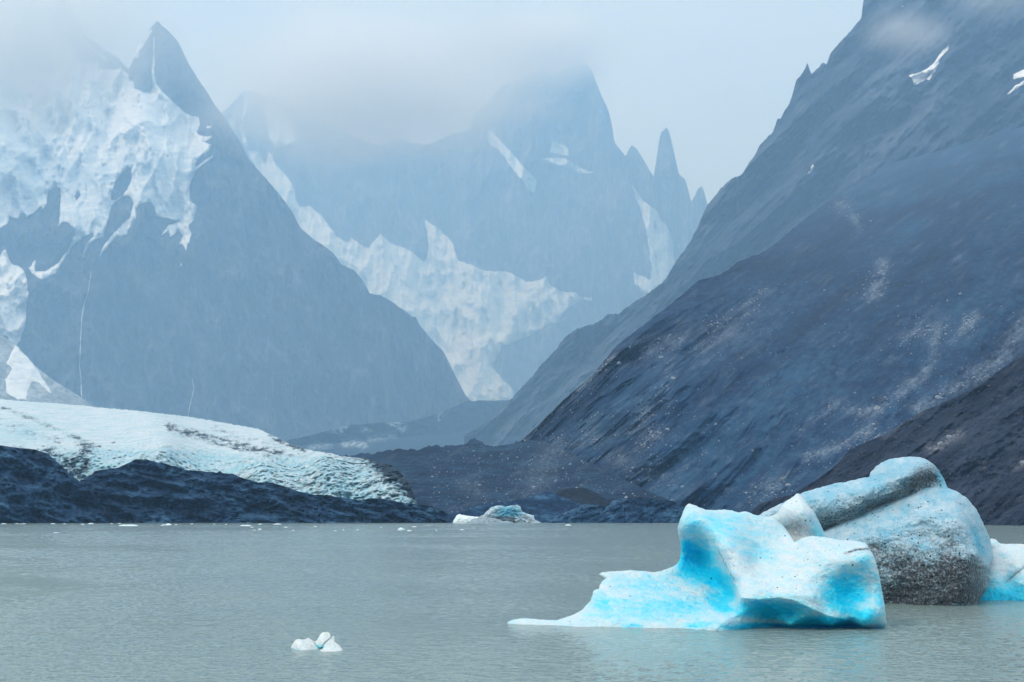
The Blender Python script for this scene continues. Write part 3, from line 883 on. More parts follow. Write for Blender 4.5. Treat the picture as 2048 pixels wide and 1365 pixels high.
# ------------------------------------------------------------------ glacier tongue behind the dark ridge
gl_depth = TPS([(-450, 1000, 1050), (-450, 900, 1150), (-450, 780, 2100), (0, 1000, 990), (0, 895, 1120), (0, 850, 1600), (0, 800, 2150),
                (160, 1000, 990), (160, 940, 1050), (160, 890, 1180), (160, 850, 1650), (180, 812, 2150), (330, 1000, 985), (330, 930, 1040), (330, 890, 1140), (330, 860, 1500),
                (379, 834, 2000), (500, 1000, 985), (500, 950, 1020), (520, 905, 1180), (520, 880, 1450), (516, 858, 1850), (612, 900, 1330),
                (640, 1000, 975), (640, 960, 1000), (640, 915, 1100), (712, 920, 1130), (720, 1000, 970), (760, 960, 1005), (836, 1007, 960), (836, 960, 1010), (780, 917, 1100), (900, 1040, 950), (900, 960, 1010)])
gl = Relief(near=True, crest=[(-450, 770), (-100, 790), (0, 799), (55, 803), (172, 812), (193, 815), (275, 822), (379, 834), (448, 846), (516, 858), (551, 874), (585, 891), (612, 899), (633, 903), (662, 907),
                   (682, 913), (714, 916), (743, 920), (780, 930), (800, 944), (818, 966), (834, 1006), (845, 1040)],
            D0=None, slope=None, depth=gl_depth,
            noises=[(6, (30, 60, 16), 0.1, 4, False, 111), (8.0, (9, 20, 9), 0.05, 4, True, 115), (5.0, (3.6, 10, 4.4), 0.0, 3, True, 117)], jag=(1.6, 8), seed=31)
def gl_dirt(u, v):
    # medial moraine stripes follow the flow, the right margin is covered in debris
    b = soft_lines(u, v, [([(0, 815), (60, 835), (110, 858), (150, 875), (200, 893)], 8, .52), ([(0, 845), (60, 862), (110, 885)], 22, .40), ([(430, 860), (500, 880), (560, 893)], 16, .42),
                          ([(340, 856), (400, 872), (440, 882), (500, 898), (560, 905)], 14, .66), ([(540, 872), (580, 892), (610, 903)], 8, .62), ([(100, 905), (140, 930), (165, 950), (170, 900)], 20, .75),
                          ([(150, 887), (185, 893)], 8, .6), ([(500, 905), (560, 912), (610, 908)], 6, .5),
                          ([(720, 915), (770, 925), (810, 950), (830, 985)], 20, .5)])
    b = np.maximum(b, np.clip((u - 712 - (v-915)*1.2)/55 + .5, 0, 1.25))
    n = fbm(u/34, v/8, 0*u, 4, .65, 121)*np.clip((740-u)/60, 0.15, 1)
    m = fbm(u/9, v/7, 0*u, 4, .65, 125)
    return np.clip(b*(1 + 1.1*n + 1.0*m) + .35*np.clip(n-.05, 0, 1)*(v < 905) + .75*np.clip(m-.22, 0, 1)*(v > 890), 0, 1)
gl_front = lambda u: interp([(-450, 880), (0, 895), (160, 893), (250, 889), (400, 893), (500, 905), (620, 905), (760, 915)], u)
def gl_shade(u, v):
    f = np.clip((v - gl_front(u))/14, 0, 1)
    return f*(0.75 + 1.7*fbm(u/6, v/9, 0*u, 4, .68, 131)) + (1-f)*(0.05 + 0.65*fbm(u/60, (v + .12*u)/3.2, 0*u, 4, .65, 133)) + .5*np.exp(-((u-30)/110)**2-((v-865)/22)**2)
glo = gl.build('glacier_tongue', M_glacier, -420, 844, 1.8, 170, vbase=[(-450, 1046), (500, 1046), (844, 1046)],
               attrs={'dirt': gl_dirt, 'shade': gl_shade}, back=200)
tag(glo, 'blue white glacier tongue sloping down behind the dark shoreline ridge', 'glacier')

# ------------------------------------------------------------------ dark polished bedrock ridges at the water
def pale_ridge(u, v):
    n = fbm(u/30 + v/60, v/10, 0*u, 5, .62, 141)
    st = fbm(u/4.0, v/40, 0*u, 3, .6, 143)
    low = np.clip((v-985)/25, 0, 1)*np.clip((1043-v)/12, 0, 1)
    return np.clip(.9*np.clip(n-.06, 0, 1) + low*1.6*np.clip(st-.2, 0, 1), 0, 1)
r2 = Relief(near=True, crest=[(60, 1046), (110, 990), (140, 972), (159, 963), (183, 951), (190, 943), (215, 938), (237, 936), (254, 928), (273, 919), (293, 920), (317, 925), (342, 931), (356, 934), (376, 941),
                   (403, 942), (434, 946), (440, 943), (446, 948), (464, 948), (500, 961), (518, 966), (535, 964), (560, 970), (577, 975), (596, 983), (626, 990), (657, 991), (694, 997), (719, 1001), (743, 997),
                   (767, 998), (816, 1007), (853, 1011), (870, 1014), (889, 1024), (902, 1036), (911, 1047), (915, 1060)],
            D0=[(60, 885), (915, 890)], slope=[(60, .9), (915, .9)],
            noises=[(12, (34, 60, 12), -0.25, 5, True, 151), (5.0, (9, 18, 5), -0.3, 4, True, 155), (.7, (3, 6, 2), 0, 3, False, 156)], jag=(1.5, 12), seed=37)
structure(r2.build('rock_ridge', M_ridge, 62, 914, 1.8, 90, vbase=[(60, 1062), (915, 1062)], attrs={'pale': pale_ridge}, back=70))
r1 = Relief(near=True, crest=[(-450, 860), (-200, 870), (-80, 880), (0, 891), (37, 896), (73, 900), (93, 907), (107, 917), (127, 936), (145, 952), (160, 963), (176, 975), (200, 1003), (220, 1030), (234, 1050), (240, 1060)],
            D0=[(-450, 800), (0, 840), (240, 872)], slope=[(-450, .9), (240, .9)],
            noises=[(12, (34, 60, 12), -0.45, 5, True, 161), (5.0, (9, 18, 5), -0.5, 4, True, 165), (.7, (3, 6, 2), 0, 3, False, 166)], jag=(1.5, 12), seed=39)
structure(r1.build('rock_ridge_left', M_ridge, -420, 239, 1.8, 100, vbase=[(-450, 1066), (240, 1063)], attrs={'pale': pale_ridge}, back=70))
r3 = Relief(near=True, crest=[(1085, 1055), (1095, 1045), (1110, 1036), (1124, 1028), (1145, 1019), (1161, 1012), (1175, 1008), (1197, 1011), (1210, 1013), (1227, 1001), (1246, 997), (1271, 994), (1295, 996), (1319, 1000),
                   (1344, 1002), (1358, 1008), (1368, 1021), (1380, 1040), (1395, 1055)],
            D0=[(1085, 885), (1395, 885)], slope=[(1085, .9), (1395, .9)],
            noises=[(5, (26, 50, 10), 0.4, 5, True, 171), (2.0, (8, 16, 5), 0.4, 4, True, 175)], jag=(1.3, 9), seed=43)
def pale_r3(u, v):
    return np.clip(pale_ridge(u, v) + soft_lines(u, v, [([(1097, 1042), (1124, 1030), (1161, 1014), (1185, 1010)], 4, .8), ([(1215, 1014), (1232, 1003), (1250, 999)], 3.5, .7), ([(1190, 1016), (1218, 1028)], 3, .5)]), 0, 1)
structure(r3.build('rock_ridge_right', M_ridge, 1086, 1394, 1.8, 60, vbase=[(1085, 1062), (1395, 1062)], attrs={'pale': pale_r3}, back=60))

# ------------------------------------------------------------------ icebergs
def blobs(u, v, items):
    t = np.zeros(np.shape(u))
    for (cu, cv, ru, rv, ang, s) in items:
        a = math.radians(ang)
        x = (u-cu)*math.cos(a) + (v-cv)*math.sin(a)
        y = -(u-cu)*math.sin(a) + (v-cv)*math.cos(a)
        t = np.maximum(t, s*np.exp(-((x/ru)**2 + (y/rv)**2)**1.2))
    return t

def creases(u, v, items):
    t = np.zeros(np.shape(u))
    for pl, a, w in items:
        d, _, _ = seg_dist(u, v, pl)
        t = t + a*np.exp(-d/w)
    return t

def berg_layer(outline, ctrl, round_px, round_m, back_m, step, cre=(), attrs=None, rough=0.9, nseed=1, namp=0.10):
    tps = TPS(ctrl)
    def base(u, v):
        return tps(u, v) - (creases(u, v, cre) if cre else 0)
    def fr(u, v, d):
        q = np.clip(d/round_px, 0, 1)
        D = base(u, v)
        x, z = (u-CX)/F*D, (V0-v)/F*D
        D = D - q*(namp*2.2*fbm(x/1.6, D/1.6, z/1.3, 4, .55, nseed) + namp*1.0*fbm(x/.45, D/.45, z/.4, 3, .6, nseed+9) - namp*0.9*np.abs(fbm(x/1.1+3, D/1.1, z/.8, 2, .5, nseed+5)))
        return (D + round_m*(1 - np.sqrt(1-(1-q)**2)))*NS
    def bk(u, v, d):
        q = np.clip(d/(round_px*2.2), 0, 1)
        D = base(u, v)
        return (D + round_m + back_m*np.sqrt(1-(1-q)**2))*NS
    return poly_body('layer', [rough_poly(outline, 3, rough, 8, nseed)], step, fr, bk, None, attrs)

# front berg: sail, foot and right-hand block in one flowing surface
A_OUT = [(1010, 1249), (1018, 1243), (1028, 1239), (1050, 1237), (1085, 1240), (1112, 1241), (1125, 1237), (1147, 1230), (1165, 1219), (1180, 1203), (1185, 1190), (1187, 1182), (1192, 1179),
         (1199, 1178), (1199, 1171), (1205, 1162), (1211, 1157), (1203, 1153), (1197, 1149), (1204, 1145), (1225, 1143), (1262, 1141), (1290, 1143), (1310, 1145), (1330, 1140), (1350, 1132),
         (1359, 1122), (1362, 1105), (1361, 1085), (1357, 1070), (1355, 1057), (1360, 1040), (1367, 1022), (1372, 1012), (1378, 1007), (1388, 1010), (1400, 1016), (1412, 1020), (1430, 1021),
         (1447, 1019), (1462, 1021), (1476, 1025), (1488, 1023), (1497, 1025), (1510, 1030), (1525, 1033), (1545, 1035), (1557, 1043), (1568, 1053), (1580, 1070), (1589, 1085),
         (1602, 1077), (1623, 1072), (1652, 1075), (1679, 1081), (1704, 1082), (1722, 1084), (1732, 1087), (1739, 1097), (1748, 1113), (1757, 1144), (1763, 1175), (1770, 1216), (1773, 1247), (1768, 1256),
         (1745, 1264), (1713, 1272), (1660, 1284), (1560, 1292), (1440, 1292), (1300, 1286), (1180, 1284), (1080, 1278), (1020, 1268)]
A_CTRL = [(1010, 1250, 80.2), (1060, 1248, 79.7), (1110, 1252, 79.2), (1112, 1241, 79.8), (1165, 1222, 80.2), (1190, 1181, 81.4), (1160, 1256, 77.9), (1250, 1256, 77.6), (1350, 1258, 77.0), (1435, 1262, 75.7),
          (1250, 1148, 82.6), (1205, 1147, 82.6), (1230, 1190, 80.6), (1230, 1225, 78.9), (1300, 1150, 82.4), (1320, 1190, 80.2), (1320, 1225, 78.3), (1400, 1215, 78.6),
          (1362, 1130, 83.0), (1385, 1125, 83.4), (1400, 1105, 83.2), (1420, 1140, 82.4), (1440, 1170, 81.0), (1460, 1190, 79.4), (1400, 1170, 81.2), (1372, 1090, 82.6), (1400, 1080, 82.0),
          (1378, 1010, 82.2), (1365, 1055, 81.2), (1400, 1045, 80.9), (1440, 1030, 82.0), (1430, 1070, 80.0), (1500, 1035, 82.6), (1500, 1062, 81.4), (1543, 1045, 82.8), (1570, 1075, 82.0),
          (1448, 1100, 78.9), (1466, 1145, 78.3), (1482, 1185, 77.2), (1510, 1095, 80.3), (1515, 1125, 79.6), (1555, 1105, 80.2), (1589, 1090, 80.6),
          (1623, 1075, 79.8), (1652, 1080, 79.3), (1704, 1086, 78.6), (1732, 1092, 78.0), (1600, 1120, 78.4), (1650, 1115, 77.2), (1700, 1108, 76.9), (1728, 1108, 76.7), (1560, 1150, 77.8), (1610, 1160, 76.6),
          (1490, 1200, 76.5), (1530, 1196, 76.3), (1580, 1198, 75.8), (1530, 1225, 77.2), (1580, 1232, 77.0), (1480, 1225, 76.6), (1455, 1240, 75.9), (1500, 1263, 77.2), (1580, 1251, 76.6), (1660, 1251, 76.4), (1725, 1250, 76.2), (1580, 1266, 79.6),
          (1630, 1195, 75.6), (1650, 1165, 76.6), (1690, 1150, 76.9), (1690, 1190, 77.2), (1650, 1232, 76.0), (1710, 1225, 76.6), (1740, 1140, 76.6), (1752, 1190, 76.7), (1760, 1235, 76.2), (1660, 1266, 79.8), (1720, 1266, 79.6),
          (1600, 1290, 80.5), (1440, 1290, 76.0), (1200, 1284, 77.5), (1730, 1280, 80.5)]
A_CRE = [([(1440, 1096), (1447, 1118), (1460, 1148), (1475, 1178), (1484, 1196)], .55, 13), ([(1484, 1196), (1520, 1199), (1560, 1195), (1585, 1200), (1612, 1212), (1650, 1229), (1690, 1240)], .40, 11),
         ([(1434, 1258), (1450, 1238), (1478, 1230)], .30, 8), ([(1690, 1106), (1715, 1099), (1736, 1097)], .30, 8), ([(1192, 1181), (1240, 1196), (1280, 1204)], .22, 10),
         ([(1470, 1085), (1500, 1092), (1540, 1108)], -.18, 12)]
A_BLUE = [(1392, 1124, 40, 42, 25, 1.0), (1432, 1158, 40, 24, 40, .95), (1456, 1188, 22, 14, 50, .8), (1372, 1095, 20, 18, 0, .8), (1385, 1052, 24, 26, 0, .34), (1512, 1100, 32, 24, 20, .30), (1440, 1055, 95, 42, 0, .27), (1320, 1215, 150, 34, 0, .30), (1757, 1190, 14, 52, -8, .36), (1480, 1070, 40, 30, 0, .24),
          (1210, 1214, 34, 20, 40, .38), (1350, 1212, 90, 24, 0, .42), (1262, 1252, 24, 6, 0, .36), (1440, 1205, 36, 24, 30, .62), (1300, 1170, 80, 22, 0, .26), (1400, 1250, 40, 8, 0, .42),
          (1545, 1222, 76, 22, 4, .92), (1650, 1246, 95, 14, 4, 1.0), (1690, 1188, 48, 46, 20, .80), (1725, 1235, 40, 22, 0, .62), (1728, 1128, 20, 22, 0, .40), (1520, 1254, 60, 10, 0, .9), (1600, 1255, 160, 10, 0, .9)]
def a_blue(u, v):
    b = blobs(u, v, A_BLUE)
    st = fbm(u/38 + v/70, v/11 - u/45, 0*u, 5, .62, 201)
    return np.clip(.21 + b*(1+.25*st) + .35*np.clip(st, -.45, 1), 0, 1)
def a_dirt(u, v):
    return np.clip(soft_lines(u, v, [([(1690, 1107), (1712, 1100), (1736, 1098)], 3.0, .75), ([(1436, 1100), (1450, 1128), (1470, 1163)], 2.5, .55), ([(1592, 1168), (1593, 1176)], 2, .3)])
                   + blobs(u, v, [(1645, 1088, 45, 12, 10, .34), (1600, 1170, 70, 20, -30, .2), (1700, 1095, 40, 10, 0, .22), (1460, 1236, 22, 8, -20, .25)]), 0, 1)
def a_speck(u, v):
    return np.clip(.004 + blobs(u, v, [(1650, 1100, 70, 35, 0, .05), (1710, 1100, 40, 12, 0, .10), (1570, 1170, 60, 30, -30, .04)])
                   + soft_lines(u, v, [([(1692, 1107), (1712, 1100), (1736, 1098)], 4, .35), ([(1436, 1100), (1450, 1128), (1470, 1163)], 3, .22)]), 0, 1)
AT_A = {'blue': a_blue, 'dirt': a_dirt, 'speck': a_speck}
la = berg_layer(A_OUT, A_CTRL, 13, 0.5, 4.5, 1.25, A_CRE, AT_A, nseed=211)
S_OUT = [(1520, 1040), (1535, 1034), (1546, 1032), (1556, 1024), (1565, 1010), (1575, 1001), (1588, 993), (1593, 988), (1598, 988), (1604, 994), (1615, 1008), (1628, 1025), (1638, 1043), (1646, 1061),
         (1654, 1078), (1668, 1110), (1660, 1180), (1560, 1180), (1530, 1090)]
S_CTRL = [(1540, 1040, 85), (1594, 995, 84.6), (1575, 1020, 83.8), (1605, 1025, 83.0), (1590, 1060, 84.0), (1625, 1050, 83.4), (1640, 1075, 83.6), (1600, 1090, 83.8), (1560, 1060, 84.6), (1600, 1170, 82.5)]
lb = berg_layer(S_OUT, S_CTRL, 16, 0.8, 3.0, 1.4, [([(1596, 990), (1606, 1020), (1622, 1060)], .35, 9)],
                {'blue': lambda u, v: np.clip(.12 + blobs(u, v, [(1640, 1065, 18, 40, -25, .40), (1545, 1050, 25, 15, 0, .3)]) + .25*fbm(u/20, v/14, 0*u, 4, .6, 5), 0, 1),
                 'dirt': lambda u, v: blobs(u, v, [(1597, 1058, 24, 30, -15, .52), (1580, 1030, 18, 14, 0, .25)]),
                 'speck': lambda u, v: np.clip(.01 + blobs(u, v, [(1595, 1060, 26, 30, 0, .05)]), 0, 1)}, nseed=221)
berg1 = recenter(join_parts('iceberg', [la, lb], M_ice))
tag(berg1, 'nearest iceberg, white and vivid turquoise with a curved sail and a long low foot', 'iceberg', 'icebergs afloat in front')

# dirty boulder-shaped berg behind it
B_SLAB = [(1515, 1034), (1521, 1028), (1548, 1014), (1575, 1001), (1596, 989), (1620, 981), (1645, 974), (1666, 968), (1693, 964), (1722, 957), (1738, 954), (1741, 945), (1749, 935), (1762, 926), (1781, 918),
          (1808, 914), (1829, 914), (1848, 917), (1858, 922), (1869, 930), (1877, 940), (1884, 951), (1890, 963), (1897, 978), (1910, 1000), (1895, 1070), (1800, 1160), (1700, 1190), (1560, 1190), (1520, 1090)]
B_SC = [(1530, 1032, 103), (1600, 992, 102.6), (1660, 975, 102.6), (1740, 960, 102.9), (1770, 930, 103.2), (1830, 918, 103.2), (1880, 950, 102.2), (1600, 1030, 101.2), (1650, 1010, 100.6), (1740, 985, 100.2), (1820, 950, 100.0),
        (1650, 1062, 102.6), (1760, 1016, 102.4), (1860, 975, 101.8), (1890, 980, 101.4), (1700, 1080, 102.5), (1800, 1040, 102.5), (1700, 1180, 102.0), (1560, 1150, 102)]
def bs_dirt(u, v):
    st = fbm(u/26, v/9, 0*u, 4, .6, 231)
    return np.clip(soft_lines(u, v, [([(1600, 1075), (1650, 1048), (1700, 1026), (1760, 1002), (1820, 980), (1865, 958)], 30, .62), ([(1780, 995), (1850, 960)], 24, .66)])*(1+.35*st)
                   + blobs(u, v, [(1845, 950, 40, 26, -40, .40)]) + .06*(1+st), 0, 1)
BS_AT = {'blue': lambda u, v: np.clip(.36 + blobs(u, v, [(1810, 940, 50, 20, 0, .12), (1650, 990, 70, 16, -18, .12), (1882, 958, 12, 30, -20, .3), (1750, 968, 26, 18, 0, .2)])
                                      + .40*fbm(u/22, v/16, 0*u, 5, .66, 235), 0, 1),
         'dirt': bs_dirt, 'speck': lambda u, v: np.clip(.03 + .30*bs_dirt(u, v), 0, .34)}
B_SCRE = [([(1600, 1006), (1680, 990), (1742, 974), (1800, 958), (1850, 940), (1878, 948)], .55, 16), ([(1738, 955), (1750, 975), (1748, 1000)], -.35, 8), ([(1660, 1030), (1740, 1000), (1820, 972)], .25, 6)]
ls = berg_layer(B_SLAB, B_SC, 8, 0.5, 5, 1.3, B_SCRE, BS_AT, nseed=231, rough=1.3, namp=.17)
B_MASS = [(1590, 1095), (1620, 1074), (1650, 1061), (1687, 1043), (1722, 1029), (1754, 1012), (1789, 998), (1826, 988), (1848, 976), (1869, 970), (1896, 977), (1915, 984), (1934, 997), (1952, 1018),
          (1966, 1045), (1979, 1075), (1986, 1104), (1986, 1120), (1981, 1128), (1979, 1158), (1974, 1179), (1960, 1200), (1950, 1216), (1930, 1236), (1850, 1240), (1700, 1240), (1560, 1230), (1560, 1120)]
B_MC = [(1650, 1066, 101.5), (1722, 1035, 101.4), (1789, 1004, 101.5), (1869, 978, 101.5), (1915, 992, 100.2), (1700, 1085, 99.0), (1760, 1050, 98.6), (1820, 1015, 98.8), (1848, 1004, 98.5), (1880, 1018, 97.8), (1928, 1052, 97.3),
        (1760, 1110, 97.6), (1850, 1070, 97.0), (1860, 1120, 96.2), (1910, 1100, 96.0), (1952, 1110, 96.6), (1964, 1070, 100.8), (1976, 1100, 101.2), (1972, 1150, 99.8), (1935, 1008, 100.4), (1905, 992, 100.0), (1900, 1170, 95.6), (1945, 1165, 96.0), (1780, 1160, 97.2), (1850, 1180, 96.4),
        (1780, 1208, 98.3), (1850, 1211, 96.6), (1944, 1212, 96.5), (1700, 1206, 99.5), (1620, 1200, 100), (1650, 1120, 100), (1850, 1238, 97.2), (1930, 1236, 97)]
B_MCRE = [([(1838, 1000), (1860, 1005), (1885, 1018), (1928, 1050), (1950, 1088), (1960, 1125), (1964, 1160)], .45, 12), ([(1650, 1066), (1722, 1035), (1789, 1004), (1840, 985)], .3, 10)]
def bm_dirt(u, v):
    st = fbm(u/34 + v/60, v/12 - u/40, 0*u, 5, .62, 241)
    return np.clip(blobs(u, v, [(1915, 1158, 60, 50, 30, .95), (1860, 1190, 110, 26, 0, .80), (1830, 1140, 80, 40, 25, .60), (1770, 1110, 70, 50, 20, .40), (1900, 1080, 40, 40, 30, .42)])*(1+.9*st) + .13*(1+st) + .46*np.clip((v-1060)/120, 0, 1)*(1+.6*st)
                   - .5*np.clip((u-1958 + (v-1090)*(-.15))/10, 0, 1)*(v < 1130), 0, 1)
BM_AT = {'blue': lambda u, v: np.clip(.36 + blobs(u, v, [(1880, 985, 50, 14, 20, .10), (1956, 1085, 9, 34, -22, .45), (1972, 1080, 12, 50, -10, .12), (1770, 1060, 60, 30, -20, .10)])
                                      + .42*fbm(u/20, v/16, 0*u, 5, .68, 245), 0, 1),
         'dirt': bm_dirt, 'speck': lambda u, v: np.clip(.06 + .14*bm_dirt(u, v), 0, .2)}
lm = berg_layer(B_MASS, B_MC, 8, 0.5, 4, 1.3, B_MCRE, BM_AT, nseed=241, rough=1.3, namp=.17)
berg2 = recenter(join_parts('iceberg', [ls, lm], M_ice_dirty))
tag(berg2, 'rounded iceberg streaked and speckled with black grit, behind the turquoise one', 'iceberg', 'icebergs afloat in front')

C_OUT = [(1930, 1140), (1955, 1092), (1972, 1080), (1985, 1077), (1992, 1080), (1999, 1087), (2010, 1089), (2024, 1088), (2048, 1089), (2090, 1096), (2130, 1108), (2170, 1150), (2185, 1190), (2180, 1228), (2060, 1232), (1950, 1228), (1930, 1190)]
C_CTRL = [(1985, 1082, 105.5), (2048, 1094, 105), (2130, 1112, 104.5), (2000, 1110, 104.2), (2030, 1120, 103.6), (2048, 1110, 104), (2020, 1158, 103.0), (2000, 1160, 102.2), (2045, 1160, 102.0), (1970, 1150, 103), (1960, 1201, 101.6), (2048, 1203, 101.2),
          (2130, 1203, 101.5), (2120, 1150, 102.5), (2050, 1230, 101.5)]
def c_dirt(u, v):
    return soft_lines(u, v, [([(2048, 1136), (2030, 1150), (2014, 1164)], 2.2, .55), ([(2048, 1165), (2042, 1172)], 3, .6)])
lc = berg_layer(C_OUT, C_CTRL, 16, 0.9, 4, 1.6, [([(2052, 1133), (2030, 1150), (2012, 1166)], -.5, 5), ([(2048, 1172), (2025, 1160)], .3, 9), ([(1985, 1098), (2015, 1092), (2048, 1098)], -.3, 5)],
                {'blue': lambda u, v: np.clip(.14 + .75*np.clip((v-1135)/60, 0, 1) + .40*fbm(u/18, v/12, 0*u, 5, .66, 255), 0, 1), 'dirt': c_dirt,
                 'speck': lambda u, v: .01 + .3*c_dirt(u, v)}, nseed=251)
berg3 = recenter(join_parts('iceberg', [lc], M_ice))
tag(berg3, 'low pale blue iceberg cut by the right edge, beside the gritty one', 'iceberg', 'icebergs afloat in front')

# small three-lobed floe in the foreground
FL = [([(582, 1297), (584, 1290), (588, 1283), (593, 1279), (599, 1278), (604, 1280), (610, 1279), (616, 1276), (620, 1278), (628, 1283), (634, 1290), (638, 1299), (628, 1308), (604, 1312), (588, 1306)],
       [(590, 1300, 65.2), (610, 1282, 66.0), (610, 1303, 64.4), (630, 1298, 65.4), (600, 1290, 65.1)]),
      ([(628, 1284), (634, 1281), (637, 1275), (640, 1270), (645, 1265), (650, 1265), (656, 1264), (661, 1269), (662, 1274), (656, 1281), (650, 1288), (648, 1295), (640, 1297), (632, 1294)],
       [(635, 1287, 65.9), (655, 1268, 66.4), (645, 1280, 65.8), (640, 1294, 65.7)]),
      ([(634, 1306), (646, 1297), (648, 1290), (655, 1283), (662, 1275), (667, 1272), (670, 1275), (669, 1284), (672, 1286), (680, 1292), (687, 1302), (684, 1308), (660, 1312), (642, 1311)],
       [(640, 1304, 64.3), (665, 1280, 66.0), (660, 1305, 64.0), (680, 1300, 64.6), (660, 1292, 64.8)])]
parts = []
for i, (ol, ct) in enumerate(FL):
    parts.append(berg_layer(ol, ct, 5, 0.25, 0.5, 0.7, (), {'blue': lambda u, v: np.clip(.03 + blobs(u, v, [(640, 1293, 12, 5, 0, .5), (592, 1300, 12, 5, 0, .35)]) + .1*fbm(u/6, v/5, 0*u, 3, .6, 5), 0, 1),
                                                           'dirt': zero, 'speck': zero}, nseed=261+i, rough=.5, namp=.06))
floe = recenter(join_parts('ice_floe', parts, M_ice))
tag(floe, 'small bright white three-lobed ice floe alone in the left foreground', 'ice floe')

# ice stranded on the far shore
def shore_ice(ol, D, lab, blue, seed, mat=None, dirt=zero):
    ct = [(p[0], p[1], D + 4*(1046-p[1])/30.0) for p in ol[::2]] + [(sum(p[0] for p in ol)/len(ol), 1040, D-5)]
    l = berg_layer(ol, ct, 9, 3.0, 12, 0.9, (), {'blue': blue, 'dirt': dirt, 'speck': zero}, nseed=seed, rough=1.2, namp=1.5)
    tag(recenter(join_parts('shore_ice', [l], mat or M_ice_dirty)), lab, 'ice', 'ice stranded on the far shore')
shore_ice([(930, 1050), (948, 1038), (966, 1031), (974, 1022), (984, 1014), (996, 1011), (1003, 1011), (1011, 1014), (1020, 1011), (1034, 1010), (1041, 1014), (1045, 1024), (1057, 1029), (1068, 1031), (1070, 1040), (1084, 1046), (1084, 1052), (1000, 1054)], 884,
          'blue arched ice block grounded on the far shore between the dark ridges',
          lambda u, v: np.clip(.22 + blobs(u, v, [(1018, 1024, 26, 12, 0, .75), (1002, 1034, 16, 10, 0, .5)]) + .3*fbm(u/7, v/6, 0*u, 4, .6, 7), 0, 1), 271,
          dirt=lambda u, v: np.clip(.62 + .6*fbm(u/12, v/8, 0*u, 4, .6, 9) + .5*np.clip((v-1030)/14, 0, 1)*(np.abs(u-985) < 45), 0, 1))
shore_ice([(904, 1050), (908, 1040), (913, 1031), (918, 1029), (930, 1031), (945, 1033), (957, 1034), (960, 1040), (955, 1050)], 872,
          'white tilted ice slab at the tip of the long dark ridge', lambda u, v: np.clip(.1 + .3*fbm(u/5, v/4, 0*u, 3, .6, 3), 0, 1), 275, M_ice)
shore_ice([(916, 1051), (926, 1041), (945, 1038), (972, 1034), (986, 1036), (1004, 1042), (1024, 1044), (1030, 1051)], 868,
          'low grey debris covered ice mound in front of the blue ice block', lambda u, v: .3 + zero(u, v), 277, dirt=lambda u, v: np.clip(.75 + .4*fbm(u/9, v/5, 0*u, 4, .6, 8), 0, 1))

# scattered small ice near the far shore
def lump_mesh(name, mat, seed, sub=3, rough=.35, flat=None, attrs=True):
    import bmesh
    bm = bmesh.new()
    bmesh.ops.create_icosphere(bm, subdivisions=sub, radius=1.0)
    co = np.array([v.co[:] for v in bm.verts])
    n = fbm(co[:, 0]*1.1+seed*3.3, co[:, 1]*1.1, co[:, 2]*1.1, 4, .6, seed)
    co = co*(1 + rough*2*n)[:, None]
    if flat is not None:
        co[:, 2] = np.maximum(co[:, 2], flat)
    for v, c in zip(bm.verts, co):
        v.co = c
    me = bpy.data.meshes.new(name)
    bm.to_mesh(me)
    bm.free()
    for p in me.polygons:
        p.use_smooth = True
    if attrs:
        for an, val in (('blue', .08), ('dirt', 0.0), ('speck', 0.0), ('pale', 0.0)):
            a = me.attributes.new(an, 'FLOAT', 'POINT')
            a.data.foreach_set('value', np.full(len(me.vertices), val, np.float32))
    me.materials.append(mat)
    return me
FLOES = [(8, 1049, 9, 2), (34, 1049, 4, 2), (41, 1049.3, 4, 1.5), (48, 1049, 6, 2), (106, 1049, 8, 2), (129, 1049, 4, 1.5), (166, 1050, 6, 2), (223, 1049, 4, 2), (239, 1048.6, 3, 2),
         (352, 1051, 5, 2), (384, 1049, 6, 1.5), (504, 1056, 6, 2), (520, 1050, 8, 2), (509, 1061.5, 6, 1.5), (572, 1056, 6, 2.2), (587, 1062, 4, 2), (631, 1055, 6, 2.2), (671, 1063, 5, 2),
         (687, 1062, 2.5, 3), (715, 1061, 5, 1.5), (762, 1056, 4, 2), (873, 1062, 4, 1.5), (452, 1050, 4, 1.5), (428, 1049, 3, 1.2)]
BIGF = [(256, 1053, 38, 4.0, 'long thin raft of white ice before the humped dark ridge, the widest far one'),
        (182, 1049, 12, 2.4, 'flat white ice strip just left of the long far ice raft'),
        (337, 1051.5, 12, 4.5, 'small peaked white ice lump right of the long far ice raft'),
        (327, 1052.5, 9, 3.5, 'greyish ice scrap touching the peaked white lump'),
        (113, 1067, 7, 2.2, 'lone white ice fleck nearest the camera at the left edge of the lake'),
        (491, 1053, 22, 3.0, 'thin white ice strip under the sloping part of the dark ridge'),
        (520, 1061, 8, 3.5, 'rounded white ice bit just below the thin ice strip'),
        (555, 1050, 15, 2.5, 'flat white ice sliver right of the thin ice strip'),
        (803, 1061, 14, 5.5, 'brightest chunky ice lump before the right end of the long dark ridge'),
        (819, 1063, 11, 2.5, 'flat ice sheet touching the right side of the chunky ice lump'),
        (828, 1055, 9, 2.2, 'small pale ice strip behind the chunky ice lump'),
        (924, 1061, 9, 2.2, 'isolated white ice strip in front of the tilted shore slab'),
        (1136, 1052, 11, 3.0, 'isolated double-humped ice fleck left of the turquoise iceberg')]
lumps = [lump_mesh('ice_fleck', M_ice, 300+i, 3, .38, -.25) for i in range(5)]
rng = random.Random(5)
